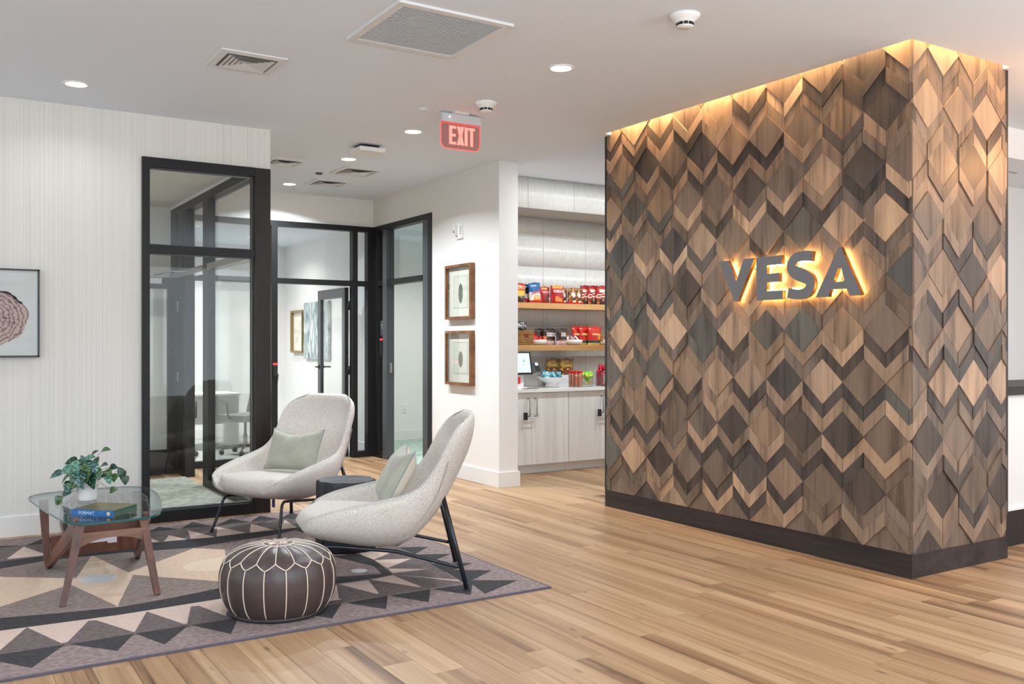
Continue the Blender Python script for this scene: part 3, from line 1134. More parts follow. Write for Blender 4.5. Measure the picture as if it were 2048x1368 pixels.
# ---- snack bags -------------------------------------------------
def pouch(name, x0, x1, y, z0, z1, colf, lean=0.0, depth=0.055, label=None, group=None, tilt=0.0, flare=0.06, rotz=0.0, palette=None):
    """a filled bag standing on its base; colf(u,v) -> palette index on the front"""
    w, h = x1 - x0, z1 - z0
    nu, nv = 14, 20
    m = MB()

    def thick(u, v):
        e = max(0.0, 1 - abs(2 * u - 1) ** 3)
        if v < 0.1:
            f = 0.55 + 4.5 * v
        else:
            f = max(0.02, (1 - ((v - 0.1) / 0.9) ** 1.6)) if v < 0.9 else 0.04
        return depth * 0.5 * e * f + 0.0012

    def pt(u, v, s):
        ww = w * (1 - flare * (1 - abs(2 * v - 1) ** 2) * 0.8)
        x = (u - .5) * ww
        zz = v * h + (0.004 * math.sin(u * 9 + v * 3) if v > 0.95 else 0)
        yy = s * thick(u, v) + 0.002 * math.sin(7 * u + 5 * v)
        return Vector((x, yy + lean * v * h, zz))
    m.grid(lambda u, v: pt(u, v, -1), nu, nv, mfn=colf)
    m.grid(lambda u, v: pt(u, v, 1), nu, nv, mfn=lambda u, v: colf(u, v) if v > .9 else colf(.02, v))
    bmesh.ops.remove_doubles(m.bm, verts=m.bm.verts[:], dist=0.0026)
    bm = m.bm
    o = m.build(name, palette)
    o.location = ((x0 + x1) / 2, y, z0)
    o.rotation_euler = (0, tilt, rotz)
    tag(o, label, 'snack bag', group)
    return o


def pal(*cols, rough=0.3):
    return [mat('print %d_%d_%d' % c, c, rough, coat=0.3) for c in cols]


def front_text(s, size, parent_bag, dx, z, color, sx=0.8, dy=-0.034, rot=0.0, vertical=False, bold=0.0):
    """printing on the face of a bag, a child of the bag"""
    M = Matrix.Translation((dx, dy, z)) @ Matrix.Rotation(rot, 4, 'Y') @ Matrix.Rotation(PI / 2, 4, 'X')
    if vertical:
        M = Matrix.Translation((dx, dy, z)) @ Matrix.Rotation(-PI / 2, 4, 'Y') @ Matrix.Rotation(PI / 2, 4, 'X')
    return text_mesh(s, size, 'printed_name', color, M, 0.0005, parent_bag, sx=sx, bold=bold)


T_white = mat('white print', (245, 243, 236), 0.4)
T_cream = mat('cream print', (240, 224, 150), 0.4)
T_red = mat('red print', (206, 24, 30), 0.4)
SY = 8.70
hsh = lambda a, b: (math.sin(a * 127.1 + b * 311.7) * 43758.5453) % 1.0


def blotch(u, v, n=9):
    return hsh(math.floor(u * n), math.floor(v * n * 1.4))


# upper shelf, left to right
P1 = pal((196, 58, 22), (226, 184, 60), (60, 40, 34), (150, 140, 130), (214, 120, 30))
f1 = lambda u, v: 0 if v > .82 else (4 if v > .62 and blotch(u, v) > .5 else (0 if v > .58 else (1 if v > .36 else (2 if blotch(u, v) > .45 else 3))))
b = pouch('snack_bag', 5.53, 5.685, SY - .01, 1.863, 2.078, f1, palette=P1, label='orange and yellow snack bag at the left end of the upper shelf')
front_text('CHEX', .045, b, 0.0, .165, T_cream, 0.9)
P2 = pal((22, 92, 148), (236, 232, 224), (222, 164, 60), (196, 58, 40), (14, 56, 104))
f2 = lambda u, v: 0 if v > .55 else (1 if v > .46 else (2 if .15 < v < .42 and .3 < u < .85 and blotch(u, v) > .3 else (3 if v < .16 else 1)))
b = pouch('snack_bag', 5.725, 5.885, SY - .03, 1.863, 2.090, f2, palette=P2, label='blue and white chip bag leaning in front on the upper shelf', tilt=-0.10)
front_text('RUFFLES', .040, b, 0.008, .120, T_red, 0.85, rot=-0.12, bold=.001)
P2b = pal((18, 40, 78), (200, 198, 196), (190, 40, 36), (30, 60, 60))
b = pouch('snack_bag', 5.655, 5.775, SY + .035, 1.863, 2.070, lambda u, v: 0 if v > .5 else (1 if v > .25 else 2), palette=P2b, label='navy snack bag tucked behind the blue chip bag')
P3 = pal((176, 18, 26), (238, 158, 30), (222, 132, 50), (120, 20, 20), (96, 44, 26))
f3 = lambda u, v: 1 if v > .86 and .12 < u < .95 else (2 if .1 < v < .42 and abs(u - .55) < .28 and blotch(u, v, 7) > .25 else 0)
f3b = lambda u, v: 1 if .86 < v < .95 and .2 < u < .8 else (4 if .1 < v < .5 and .4 < u < .85 else 0)
b = pouch('snack_bag', 5.888, 6.03, SY + .02, 1.863, 2.052, f3b, palette=P3, label='red cracker bag with a brown picture, left of its brighter twin')
front_text('CHEEZ-IT', .030, b, 0.0, .125, T_white, 0.8)
b = pouch('snack_bag', 6.022, 6.210, SY - .01, 1.863, 2.068, f3, palette=P3, label='bright red cracker bag with orange top band, middle of the upper shelf')
front_text('CHEEZ-IT', .040, b, 0.0, .138, T_white, 0.85, bold=.001)
P4 = pal((120, 62, 26), (206, 150, 70), (60, 26, 18), (206, 22, 26), (236, 214, 204), (232, 226, 190))
def f4(u, v):
    if v < .20:
        return 5 if .35 < u < .72 and .10 < v else 3
    if abs(u - .5) / .26 + abs(v - .58) / .22 < 1:
        return 4
    if .25 < v < .42 and .35 < u < .68:
        return 2
    q = blotch(u, v, 12)
    return 1 if q > .6 else (0 if q > .25 else 2)
for (a, c, dy, lb) in ((6.205, 6.300, .05, 'brown pretzel bag mostly hidden behind, left of the white-diamond pretzel bag'), (6.270, 6.405, -.01, 'brown pretzel bag with a white diamond label and red base'), (6.392, 6.500, .03, 'brown pretzel bag with a half-hidden diamond label, right of its twin')):
    b = pouch('snack_bag', a, c, SY + dy, 1.863, 2.050, f4, palette=P4, label=lb, group='pretzel bags on the upper shelf')
P5 = pal((196, 34, 32), (240, 226, 206), (58, 44, 40), (150, 70, 40), (176, 26, 30), (214, 120, 70))
def f5(u, v):
    s = v + .12 * (.5 - u)
    if v > .86:
        return 4 if u > .15 else 2
    if .66 < v < .82 and .2 < u < .8:
        return 1
    if s > .62:
        return 0
    if .40 < s < .58:
        return 0 if .45 < s < .54 and u > .1 else 1
    q = blotch(u, v, 10)
    return 2 if q > .45 else (3 if q > .2 else 5)
for (a, c, dy, lb) in ((6.480, 6.620, .04, 'red and black jerky-style bag, left one of three near the wood wall'), (6.560, 6.705, .0, 'red and black jerky-style bag, middle one of three near the wood wall'), (6.655, 6.83, -.04, 'red and black jerky-style bag, right one of three near the wood wall')):
    b = pouch('snack_bag', a, c, SY + dy, 1.863, 2.088, f5, palette=P5, label=lb, group='red and black bags on the upper shelf')

# lower shelf
SZ = 1.391
M_wick = mat('water hyacinth', (206, 156, 94), 0.8, vary=0.3, vscale=(40, 40, 40))
bs = empty('basket', (5.64, 8.71, SZ), label='woven brown basket with a handle slot at the left end of the lower shelf', cat='basket')
bx0, bx1, by0, by1, bz = 5.53, 5.742, 8.61, 8.80, .155
m_ = MB()
for r in range(8):
    z = SZ + .010 + r * .0195
    n = 26
    for s_ in range(2):
        pts = []
        for i in range(n):
            t = i / n * 4
            e = .007 * math.sin(i * PI + s_ * PI)
            k = int(t); f = t - k
            cx = [(bx0 + f * (bx1 - bx0), by0 - e), (bx1 + e, by0 + f * (by1 - by0)), (bx1 - f * (bx1 - bx0), by1 + e), (bx0 - e, by1 - f * (by1 - by0))][k]
            if r in (4, 5) and k == 0 and .42 < f < .68:
                cx = (cx[0], by0 + .012)
            pts.append((cx[0], cx[1], z + .003 * math.sin(i * 2.3 + r)))
        m_.tube(pts, .0095, 6, closed=True)
m_.build('weave', M_wick, bs)
MB().box(bx0, bx1, by0 + .004, by1, SZ, SZ + .012).build('bottom', M_wick, bs)
MB().box(bx0 + .085, bx0 + .14, by0 - .004, by0 + .03, SZ + .085, SZ + .115).build('handle_slot', mat('slot shadow red', (120, 30, 34), 0.7), bs)
P6 = pal((36, 32, 32), (70, 64, 62), (120, 30, 30))
b = pouch('snack_bag', 5.545, 5.706, 8.70, SZ + .145, SZ + .262, lambda u, v: 1 if v > .93 else 0, palette=P6, label='black snack bag standing up out of the woven basket', depth=.07)
front_text("DOT'S", .042, b, -.006, .062, T_white, 0.95, dy=-.042)


def lowbowl(name, x, y, z, r, h, label, col=M_offwhite):
    o = MB().lathe([(r * .62, 0), (r * .86, h * .18), (r * .98, h * .55), (r, h), (r * .95, h), (r * .92, h * .6), (r * .8, h * .25), (.001, h * .2)], 32, (x, y, z), cap1=False).build(name, col, loc=(x, y, z))
    tag(o, label, 'bowl', 'white bowls on the lower shelf')
    return o


def packets(x, y, z, r, n, cols, label, group, size=(.05, .075), seed=1, spread=.9, up=.03):
    q = random.Random(seed)
    made = []
    mats_ = [mat('packet %d_%d_%d' % c, c, 0.3) for c in cols]
    for i in range(n):
        a = q.random() * 2 * PI
        rr = r * spread * math.sqrt(q.random())
        w, h = size
        m = MB()
        nu, nv = 6, 6
        fn = lambda s: (lambda u, v: Vector(((u - .5) * w, (v - .5) * h, s * (.007 * (1 - (2 * u - 1) ** 4) * (1 - (2 * v - 1) ** 4) + .0005))))
        k = i % len(mats_)
        m.grid(fn(1), nu, nv, mfn=lambda u, v: 1 if .25 < v < .7 else 0)
        m.grid(fn(-1), nu, nv)
        bmesh.ops.remove_doubles(m.bm, verts=m.bm.verts[:], dist=.0015)
        o = m.build('snack_packet', [mats_[k], mats_[(k + 1) % len(mats_)]])
        o.location = (x + rr * math.cos(a), y + rr * math.sin(a), z + up + .012 * i / n * 2 + .02 * (1 - rr / r))
        o.rotation_euler = (q.uniform(.5, 1.1), q.uniform(-.4, .4), q.uniform(-.8, .8))
        tag(o, None, 'snack packet', group)
        made.append(o)
    rank_labels(made, label)


lowbowl('bowl', 5.853, 8.70, SZ, .112, .056, 'white low bowl of red packets beside the woven basket')
packets(5.853, 8.70, SZ + .045, .10, 10, [(226, 22, 22), (236, 60, 30), (206, 20, 24), (220, 120, 50)], 'small red packet heaped in the bowl beside the basket', 'red packets in the bowl', seed=4, up=.012)
lowbowl('bowl', 6.340, 8.68, SZ, .110, .058, 'white low bowl of blue and white packets in the middle of the lower shelf')
packets(6.335, 8.68, SZ + .045, .095, 8, [(200, 214, 226), (90, 140, 190), (226, 120, 60), (236, 236, 236)], 'small pale blue packet heaped in the middle bowl', 'blue packets in the bowl', seed=8, up=.01)
lowbowl('bowl', 6.815, 8.68, SZ, .105, .058, 'white low bowl of amber packets at the right end of the lower shelf')
packets(6.80, 8.68, SZ + .045, .09, 7, [(196, 128, 44), (150, 96, 40), (120, 110, 80)], 'small amber packet heaped in the right-hand bowl', 'amber packets in the bowl', seed=9, up=.012)
P7 = pal((62, 38, 32), (206, 184, 200), (196, 140, 90), (44, 28, 26))
def f7(u, v):
    if v > .88:
        return 3
    if v < .25:
        return 2 if .17 < v and (abs(u - .3) < .1 or abs(u - .68) < .1) else 1
    if v < .32 and (abs(u - .3) < .09 or abs(u - .68) < .09):
        return 2
    return 0
for i, (a, c, dy, lb, tx) in enumerate(((5.862, 5.975, .06, 'brown and lilac granola bag, rearmost, above the bowl of red packets', ''), (5.940, 6.060, .02, 'brown and lilac granola bag, second of the row, partly hidden', 'MADE'), (6.020, 6.135, .045, 'brown and lilac granola bag, third of the row, mostly hidden', 'MADE'), (6.096, 6.250, -.02, 'brown and lilac granola bag in front, whole name showing', 'MADE'))):
    b = pouch('snack_bag', a, c, 8.70 + dy, SZ, SZ + .186, f7, palette=P7, label=lb, group='granola bags on the lower shelf')
    if tx:
        front_text('MADE', .027, b, 0.004, .128, T_white, 0.85, dy=-.034, bold=.001)
        front_text('GOOD', .027, b, 0.004, .104, T_white, 0.85, dy=-.036, bold=.001)
P8 = pal((206, 36, 22), (34, 70, 58), (232, 200, 90), (240, 150, 40), (176, 20, 20), (236, 200, 160))
def f8(u, v):
    if v < .11:
        return 2 if u < .8 else 3
    if v < .24:
        return 1
    if .84 < v < .92 and .06 < u < .18:
        return 5
    if u > .72 and .2 < v < .62:
        return 3
    if .3 < v < .42 and .3 < u < .65:
        return 4
    return 0
for i, (a, c, dy, lb) in enumerate(((6.375, 6.505, .06, 'dark red pouch with green band, left and rearmost of three'), (6.455, 6.60, .03, 'red pouch with green band, middle of three, half hidden'), (6.546, 6.745, -.02, 'red orange pouch with green band in front, right of three'))):
    b = pouch('snack_bag', a, c, 8.70 + dy, SZ, SZ + .214, f8, palette=P8, label=lb, group='red pouches on the lower shelf')
    front_text('UNREAL', .030, b, -.005, .122, T_cream, 0.9, dy=-.034, bold=.001)

# worktop
WZ = 0.913
cb = empty('pedestal_bowl', (5.945, 8.55, WZ), label='white pedestal bowl of blue packets on the worktop', cat='bowl')
MB().lathe([(.080, 0), (.074, .02), (.066, .045), (.075, .052), (.12, .075), (.155, .105), (.163, .116), (.156, .116), (.11, .085), (.05, .066), (.001, .062)], 40, (5.945, 8.55, WZ), cap1=False).build('bowl_body', M_white, cb)
packets(5.94, 8.54, WZ + .10, .12, 15, [(126, 192, 204), (70, 150, 170), (190, 224, 226), (96, 170, 190)], 'teal sachet heaped in the white pedestal bowl', 'teal sachets in the pedestal bowl', size=(.06, .095), seed=12, up=.02, spread=1.0)

sc_ = empty('touch_screen', (5.50, 8.50, WZ), label='tilted black touch screen with pale blue display at the left of the worktop', cat='screen')
Mr = Matrix.Translation((5.50, 8.50, WZ + .275)) @ Matrix.Rotation(-.22, 4, 'X')
m_ = MB().box(-.15, .135, -.012, .012, -.125, .125, 0, Mr).bevel(.004)
m_.build('housing', M_rubber, sc_)
M_disp = mat('lit display', (196, 224, 236), 0.3, emit=0.45)
MB().box(-.138, .112, -.0135, -.0121, -.105, .110, 0, Mr).build('display', M_disp, sc_)
MB().box(.010, .058, -.0145, -.0136, -.022, -.019, 0, Mr).build('display_line', mat('red line', (206, 96, 110), 0.5), sc_)
MB().box(.020, .048, -.0145, -.0136, .012, .040, 0, Mr).build('display_icon', mat('icon blue', (160, 200, 216), 0.5), sc_)
MB().box(5.36, 5.585, 8.50, 8.60, WZ, WZ + .012).box(5.36, 5.545, 8.51, 8.56, WZ + .012, WZ + .16).bevel(.003).build('stand', M_white, sc_)
MB().box(5.40, 5.50, 8.508, 8.511, WZ + .05, WZ + .125).build('scanner_window', mat('scanner red', (190, 30, 40), 0.3, emit=.5), sc_)
cr = empty('card_reader', (5.715, 8.53, WZ), label='black card payment terminal beside the touch screen', cat='card reader')
Mr = Matrix.Translation((5.715, 8.53, WZ + .225)) @ Matrix.Rotation(.35, 4, 'Z') @ Matrix.Rotation(-.38, 4, 'X')
MB().box(-.045, .045, -.022, .03, -.062, .062, 0, Mr).bevel(.012, 3).build('housing', mat('silver terminal', (150, 148, 146), 0.3, metal=.6), cr)
MB().box(-.041, .041, -.026, -.0225, -.056, .056, 0, Mr).build('front', M_rubber, cr)
MB().box(-.028, .024, -.0275, -.0262, .016, .048, 0, Mr).build('display', mat('terminal display', (190, 212, 236), 0.3, emit=.9), cr)
MB().box(5.58, 5.74, 8.535, 8.575, WZ + .150, WZ + .165).build('arm', M_white, cr)
o = MB().box(5.45, 5.62, 8.32, 8.40, WZ, WZ + .008).bevel(.003).build('metal_tray', M_steel, loc=(5.53, 8.36, WZ))  # thin metal tray on the worktop
tag(o, 'thin metal tray lying at the left front of the worktop', 'tray')
P9 = pal((150, 96, 30), (214, 164, 50), (60, 34, 22), (120, 60, 24), (236, 206, 120))
def f9(u, v):
    if v > .86:
        return 2 if v > .94 else 0
    if .52 < v < .80:
        return 4 if .62 < v < .72 and .1 < u < .75 else 1
    q = blotch(u, v, 9)
    return 3 if v < .5 and q > .4 else (2 if q < .15 else 1)
gw = empty('display_box', (6.20, 8.74, WZ), label='white box riser holding up the two golden bags', cat='box')
MB().box(6.07, 6.37, 8.66, 8.84, WZ, WZ + .13).bevel(.004).build('body', M_white, gw)
for i, (a, c, dy, lb) in enumerate(((6.025, 6.205, .02, 'dark golden snack bag, left of two above the jars'), (6.190, 6.385, -.01, 'golden snack bag with black name, right of two above the jars'))):
    b = pouch('snack_bag', a, c, 8.75 + dy, WZ + .131, WZ + .318, f9, palette=P9, label=lb, group='golden bags on the worktop')
    front_text('NATURE', .030, b, 0, .132, mat('black print', (30, 24, 20), .5), .85, dy=-.034)

M_jar = glass_mat('clear acrylic', (0.97, 0.97, 0.97), 1.45)


def acrylic_jar(x0, x1, y, h, label):
    w = x1 - x0
    r = empty('clear_jar', ((x0 + x1) / 2, y, WZ), label=label, cat='jar', group='clear snack jars on the worktop')
    cx = (x0 + x1) / 2
    MB().lathe([(w / 2, 0), (w / 2, h), (w / 2 - .004, h), (w / 2 - .004, .006), (.001, .006)], 32, (cx, y, WZ), cap1=False).build('wall', M_jar, r)
    return cx


cx = acrylic_jar(6.142, 6.308, 8.48, .155, 'clear jar of red-capped snack sticks on the worktop')
M_stick = mat('meat stick wrapper', (196, 112, 72), 0.3, vary=.3, vscale=(60, 60, 6))
M_cap = mat('red wrapper end', (206, 24, 26), 0.3)
k = 0
sticks = []
for i in range(9):
    for j in range(2):
        a = 2 * PI * (i + .5 * j) / 9
        rr = (.064, .036)[j]
        x, y = cx + rr * math.cos(a), 8.48 + rr * math.sin(a)
        o = MB().lathe([(.011, 0), (.012, .01), (.012, .15)], 8, (x, y, WZ + .008)).lathe([(.012, .150), (.014, .160), (.010, .178)], 8, (x, y, WZ + .008), mi=1).build('snack_stick', [M_stick, M_cap], loc=(x, y, WZ + .008))
        tag(o, None, 'snack stick', 'snack sticks in the jar')
        sticks.append(o)
rank_labels(sticks, 'orange snack stick in the clear jar')
cx = acrylic_jar(6.325, 6.472, 8.50, .125, 'clear jar of yellow and green packets on the worktop')
packets(cx, 8.50, WZ + .0, .05, 5, [(236, 204, 30), (110, 190, 50), (226, 120, 60), (240, 214, 70)], 'yellow and green packet stacked in the clear jar', 'yellow packets in the jar', size=(.055, .10), seed=5, up=.055, spread=.8)
packets(cx, 8.50, WZ + .10, .055, 6, [(110, 206, 50), (140, 216, 60), (236, 214, 40)], 'lime green packet at the top of the clear jar', 'green packets in the jar', size=(.06, .08), seed=6, up=.02, spread=.9)
cx = acrylic_jar(6.545, 6.740, 8.50, .16, 'clear jar of dark red wrapped sweets beside the wood wall')
P10 = pal((150, 20, 40), (226, 40, 60))
for i, (dx, dy) in enumerate(((-.045, -.05), (.02, -.062), (-.05, .03), (.035, .02), (.0, .055))):
    b = pouch('sweet_packet', cx + dx - .032, cx + dx + .032, 8.50 + dy, WZ + .008, WZ + .165 + .012 * (i % 3), lambda u, v: 1 if v > .85 else 0, palette=P10, depth=.026, label='dark red sweet packet in the clear jar, ' + ('front left', 'front right', 'back left', 'back right', 'rearmost')[i], group='dark red sweet packets in the jar')
    b['category'] = 'sweet packet'
    if dy < 0:
        front_text('Twizzlers', .034, b, 0.0, .075, T_white, 0.9, dy=-.016, vertical=True)
packets(cx, 8.50, WZ + .16, .075, 6, [(214, 24, 54), (190, 20, 40), (226, 60, 80)], 'bright red packet piled on top of the sweets jar', 'red packets on the sweets jar', size=(.06, .09), seed=15, up=.03)

# ================================================================ CEILING FIXTURES
M_dark_in = mat('duct grey', (160, 160, 161), 0.9)
M_vent = mat('vent enamel', (222, 223, 224), 0.5)


def downlight(x, y, z, label, power=7.0, r=0.065, lamp=True, col=(.84, .925, 1.0)):
    o = empty('downlight', (x, y, z), label=label, cat='ceiling light', group='recessed downlights')
    MB().lathe([(r + .024, 0), (r + .024, -.004), (r + .004, -.006), (r, 0)], 28, (x, y, z), cap0=False, cap1=False).build('trim_ring', M_white, o)
    MB().lathe([(.001, -.0015), (r, -.0015), (r, -.003), (.001, -.003)], 28, (x, y, z), cap0=False, cap1=False).build('lens', M_lamp, o)
    if lamp:
        area_light('downlight_lamp', (x, y, z - .012), (0, 0, 0), r * 1.7, 0, power, col, 'DISK', spread=PI * .80)
    return o


downlight(0.877, 6.992, H, 'recessed downlight over the papered wall at left', 2.5)
downlight(3.483, 4.903, H, 'recessed downlight nearest the patterned wood wall', 20.0)
downlight(3.471, 7.035, H, 'recessed downlight just left of the exit sign', 20.0)
downlight(3.459, 8.415, H, 'recessed downlight under the white access point in the hall', 43.0)
downlight(3.442, 10.083, H, 'farthest recessed downlight at the end of the hall', 42.0)
for x, y in ((5.75, 7.30), (6.75, 7.30)):  # assumed lamps without fixtures, added unseen to brighten the snack niche
    area_light('assumed_niche_lamp', (x, y, H - .012), (0, 0, 0), .14, 0, 26, (.88, .945, 1), 'DISK')
for x, y, p, lb in ((5.9, 10.6, 24, 'side room through the open doorway'), (2.6, 12.4, 62, 'room behind the far glass, left one'), (0.6, 9.2, 34, 'office behind the framed glass at left'), (3.9, 12.9, 10, 'room behind the far glass, right one')):  # count and positions of these room lights are assumed
    downlight(x, y, 2.90 if y > 10.8 or x > 4 else 2.905, 'ceiling light of the ' + lb, p, .07, True, (1.0, .985, .96))
for x, y, p in ((3.4, 1.6, 12), (0.6, 3.2, 12), (6.6, 1.4, 12), (8.3, 3.0, 10), (-1.6, 5.2, 12)):  # assumed lobby lamps out of view, added for light without fixtures
    area_light('assumed_lobby_lamp', (x, y, H - .012), (0, 0, 0), .13, 0, p, (.92, .965, 1), 'DISK', spread=PI * .85)


def diffuser(x0, x1, y0, y1, label, n=5):
    o = empty('ceiling_vent', ((x0 + x1) / 2, (y0 + y1) / 2, H), label=label, cat='vent', group='square ceiling diffusers')
    cx, cy = (x0 + x1) / 2, (y0 + y1) / 2
    hx, hy = (x1 - x0) / 2, (y1 - y0) / 2
    MB().box(x0 + .02, x1 - .02, y0 + .02, y1 - .02, H - .002, H + .0).build('backing', M_dark_in, o)
    m = MB()

    def ring(a0, b0, a1, b1, z0, z1, mi=0, mm=m):
        v = [mm.bm.verts.new((cx + sx * a, cy + sy * b, z)) for (a, b, z) in ((a0, b0, z0), (a1, b1, z1)) for sx, sy in ((-1, -1), (1, -1), (1, 1), (-1, 1))]
        for i in range(4):
            mm.bm.faces.new((v[i], v[(i + 1) % 4], v[4 + (i + 1) % 4], v[4 + i]))
    ring(hx, hy, hx, hy, H, H - .008)
    ring(hx, hy, hx - .045, hy - .045, H - .008, H - .014)
    ring(hx - .045, hy - .045, hx - .045, hy - .045, H - .014, H - .004)
    m.build('frame', M_vent, o)
    for k in range(n):
        f = 1 - (k + .4) / (n + .6)
        a, b = (hx - .05) * f, (hy - .05) * f
        mk = MB()
        ring(a, b, a - .026, b - .026, H - .015, H - .009, 0, mk)
        ring(a - .001, b - .001, a - .027, b - .027, H - .0165, H - .0105, 0, mk)
        mk.build('vane', M_vent, o, recalc=False)
    MB().box(cx - .03, cx + .03, cy - .03, cy + .03, H - .012, H - .009).build('centre_plate', M_vent, o)
    return o


diffuser(1.515, 1.925, 5.66, 6.07, 'square ceiling diffuser over the coffee table, nearest the papered wall')
diffuser(2.80, 3.16, 8.70, 9.08, 'square ceiling diffuser in the hall, half hidden by the papered wall')
diffuser(3.565, 3.985, 8.76, 9.20, 'square ceiling diffuser in the hall, right of the others and nearer')
diffuser(3.572, 3.975, 9.575, 9.985, 'square ceiling diffuser in the hall, farthest back')

rv = empty('return_grille', (2.43, 4.72, H), label='large square return air grille with fine louvres at the top of the view', cat='vent')
gx0, gx1, gy0, gy1 = 2.08, 2.785, 4.372, 5.082
m = MB()
for (a, b, c, d) in ((gx0, gx1, gy0, gy0 + .045), (gx0, gx1, gy1 - .045, gy1), (gx0, gx0 + .045, gy0 + .045, gy1 - .045), (gx1 - .045, gx1, gy0 + .045, gy1 - .045)):
    m.box(a, b, c, d, H - .014, H)
m.bevel(.003).build('frame', M_vent, rv)
MB().box(gx0 + .045, gx1 - .045, gy0 + .045, gy1 - .045, H - .0015, H - .0005).build('backing', M_dark_in, rv)
nl = 32
lm = MB().box(gx0 + .045, gx1 - .045, -.008, .008, -.001, .001, 0).mesh('louvre', M_vent)
for k in range(nl):
    y = gy0 + .05 + (gy1 - gy0 - .10) * (k + .5) / nl
    inst(lm, 'louvre', rv, (-2.43, y - 4.72, -.008), (.75, 0, 0))

for x, y, lb, s in ((3.511, 5.901, 'white smoke detector beside the exit sign', 1.0), (3.492, 3.752, 'white smoke detector at the top, nearest the camera', .9)):
    o = empty('smoke_detector', (x, y, H), label=lb, cat='smoke detector', group='ceiling smoke detectors')
    MB().lathe([(.082, 0), (.082, -.010), (.070, -.022), (.050, -.040), (.046, -.048)], 28, (x, y, H)).build('base', M_white, o)
    m = MB()
    for k in range(10):
        a = 2 * PI * k / 10
        m.box(-.010, .010, .043, .047, -.062, -.046, 0, Matrix.Translation((x, y, H)) @ Matrix.Rotation(a, 4, 'Z'))
    m.build('grille', M_rubber, o)
    MB().lathe([(.041, -.046), (.041, -.060), (.047, -.062), (.044, -.067), (.001, -.069)], 24, (x, y, H), cap1=False).build('sensor_head', M_white, o)

ap = empty('access_point', (3.40, 7.80, H), label='white rounded access point hanging under the hall ceiling', cat='access point')
MB().box(3.29, 3.46, 7.70, 7.86, H - .03, H).build('bracket', M_rubber, ap)
MB().box(3.262, 3.505, 7.665, 7.905, H - .065, H - .028).bevel(.022, 3).build('housing', M_white, ap)
for x, y, lb in ((3.482, 9.269, 'small round sprinkler cover in the hall ceiling'), (3.20, 6.31, 'small round sprinkler cover left of the exit sign')):
    o = MB().lathe([(.040, 0), (.040, -.008), (.028, -.010), (.026, -.016), (.001, -.017)], 20, (x, y, H), cap1=False).build('sprinkler_cover', M_vent if x < 3.3 else M_grey_al, loc=(x, y, H))
    tag(o, lb, 'sprinkler')

# ---------------------------------------------------------------- exit sign
ex = empty('exit_sign', (3.515, 6.30, H), label='edge-lit red EXIT sign hanging from the ceiling', cat='exit sign')
MB().box(3.44, 3.56, 6.24, 6.36, H - .014, H).bevel(.004).build('canopy', M_vent, ex)
MB().box(3.345, 3.690, 6.278, 6.322, 3.112, H - .014).bevel(.008, 2).build('housing', mat('sign housing', (206, 208, 210), .4), ex)
MB().lathe([(.004, 0), (.004, .004)], 10, M=Matrix.Translation((3.41, 6.277, 3.150)) @ Matrix.Rotation(PI / 2, 4, 'X')).build('status_led', mat('white led', (235, 255, 250), .4, emit=4), ex)
pts = [(3.345, 3.112), (3.345, 2.965)] + [(3.390 - .045 * math.cos(t), 2.965 - .052 * math.sin(t)) for t in [PI / 2 * k / 6 for k in range(1, 7)]] + [(3.645 + .045 * math.sin(t), 2.965 - .052 * math.cos(t)) for t in [PI / 2 * k / 6 for k in range(0, 7)]] + [(3.690, 3.112)]
M_acry = bpy.data.materials.new('red acrylic')
M_acry.use_nodes = True
_nt = M_acry.node_tree
_p = _nt.nodes['Principled BSDF']
_p.inputs['Base Color'].default_value = (*lin((160, 104, 100)), 1)
_p.inputs['Alpha'].default_value = 0.5
_p.inputs['Roughness'].default_value = 0.08
_p.inputs['Emission Color'].default_value = (*lin((255, 60, 50)), 1)
_p.inputs['Emission Strength'].default_value = 0.05
MB().prism(pts, 6.296, 6.304, 'y').build('panel', M_acry, ex)
M_exitred = mat('lit red letters', (255, 132, 118), .4, emit=1.1)
M_exitedge = mat('lit red edge', (255, 70, 64), .4, emit=1.6)
MB().tube([(a, 6.30, b) for a, b in pts], .0035, 6).tube([(3.348, 6.30, 3.108), (3.687, 6.30, 3.108)], .004, 6).build('lit_edge', M_exitedge, ex)
m = MB()
ez0, ez1, ey0, ey1 = 2.945, 3.088, 6.2925, 6.2955
def stroke(poly):
    m.prism(poly, ey0, ey1, 'y')
X0 = 3.415
for (a, b, c, d) in ((0, .024, 0, 1), (.024, .060, .86, 1), (.024, .056, .43, .57), (.024, .060, 0, .14)):
    stroke([(X0 + a, ez0 + c * .143), (X0 + b, ez0 + c * .143), (X0 + b, ez0 + d * .143), (X0 + a, ez0 + d * .143)])
stroke([(3.484, ez0), (3.510, ez0), (3.545, ez1), (3.519, ez1)])
stroke([(3.519, ez0), (3.545, ez0), (3.510, ez1), (3.484, ez1)])
stroke([(3.552, ez0), (3.577, ez0), (3.577, ez1), (3.552, ez1)])
stroke([(3.602, ez0), (3.626, ez0), (3.626, ez1 - .02), (3.602, ez1 - .02)])
stroke([(3.585, ez1 - .02), (3.643, ez1 - .02), (3.643, ez1), (3.585, ez1)])
m.build('exit_letters', M_exitred, ex)

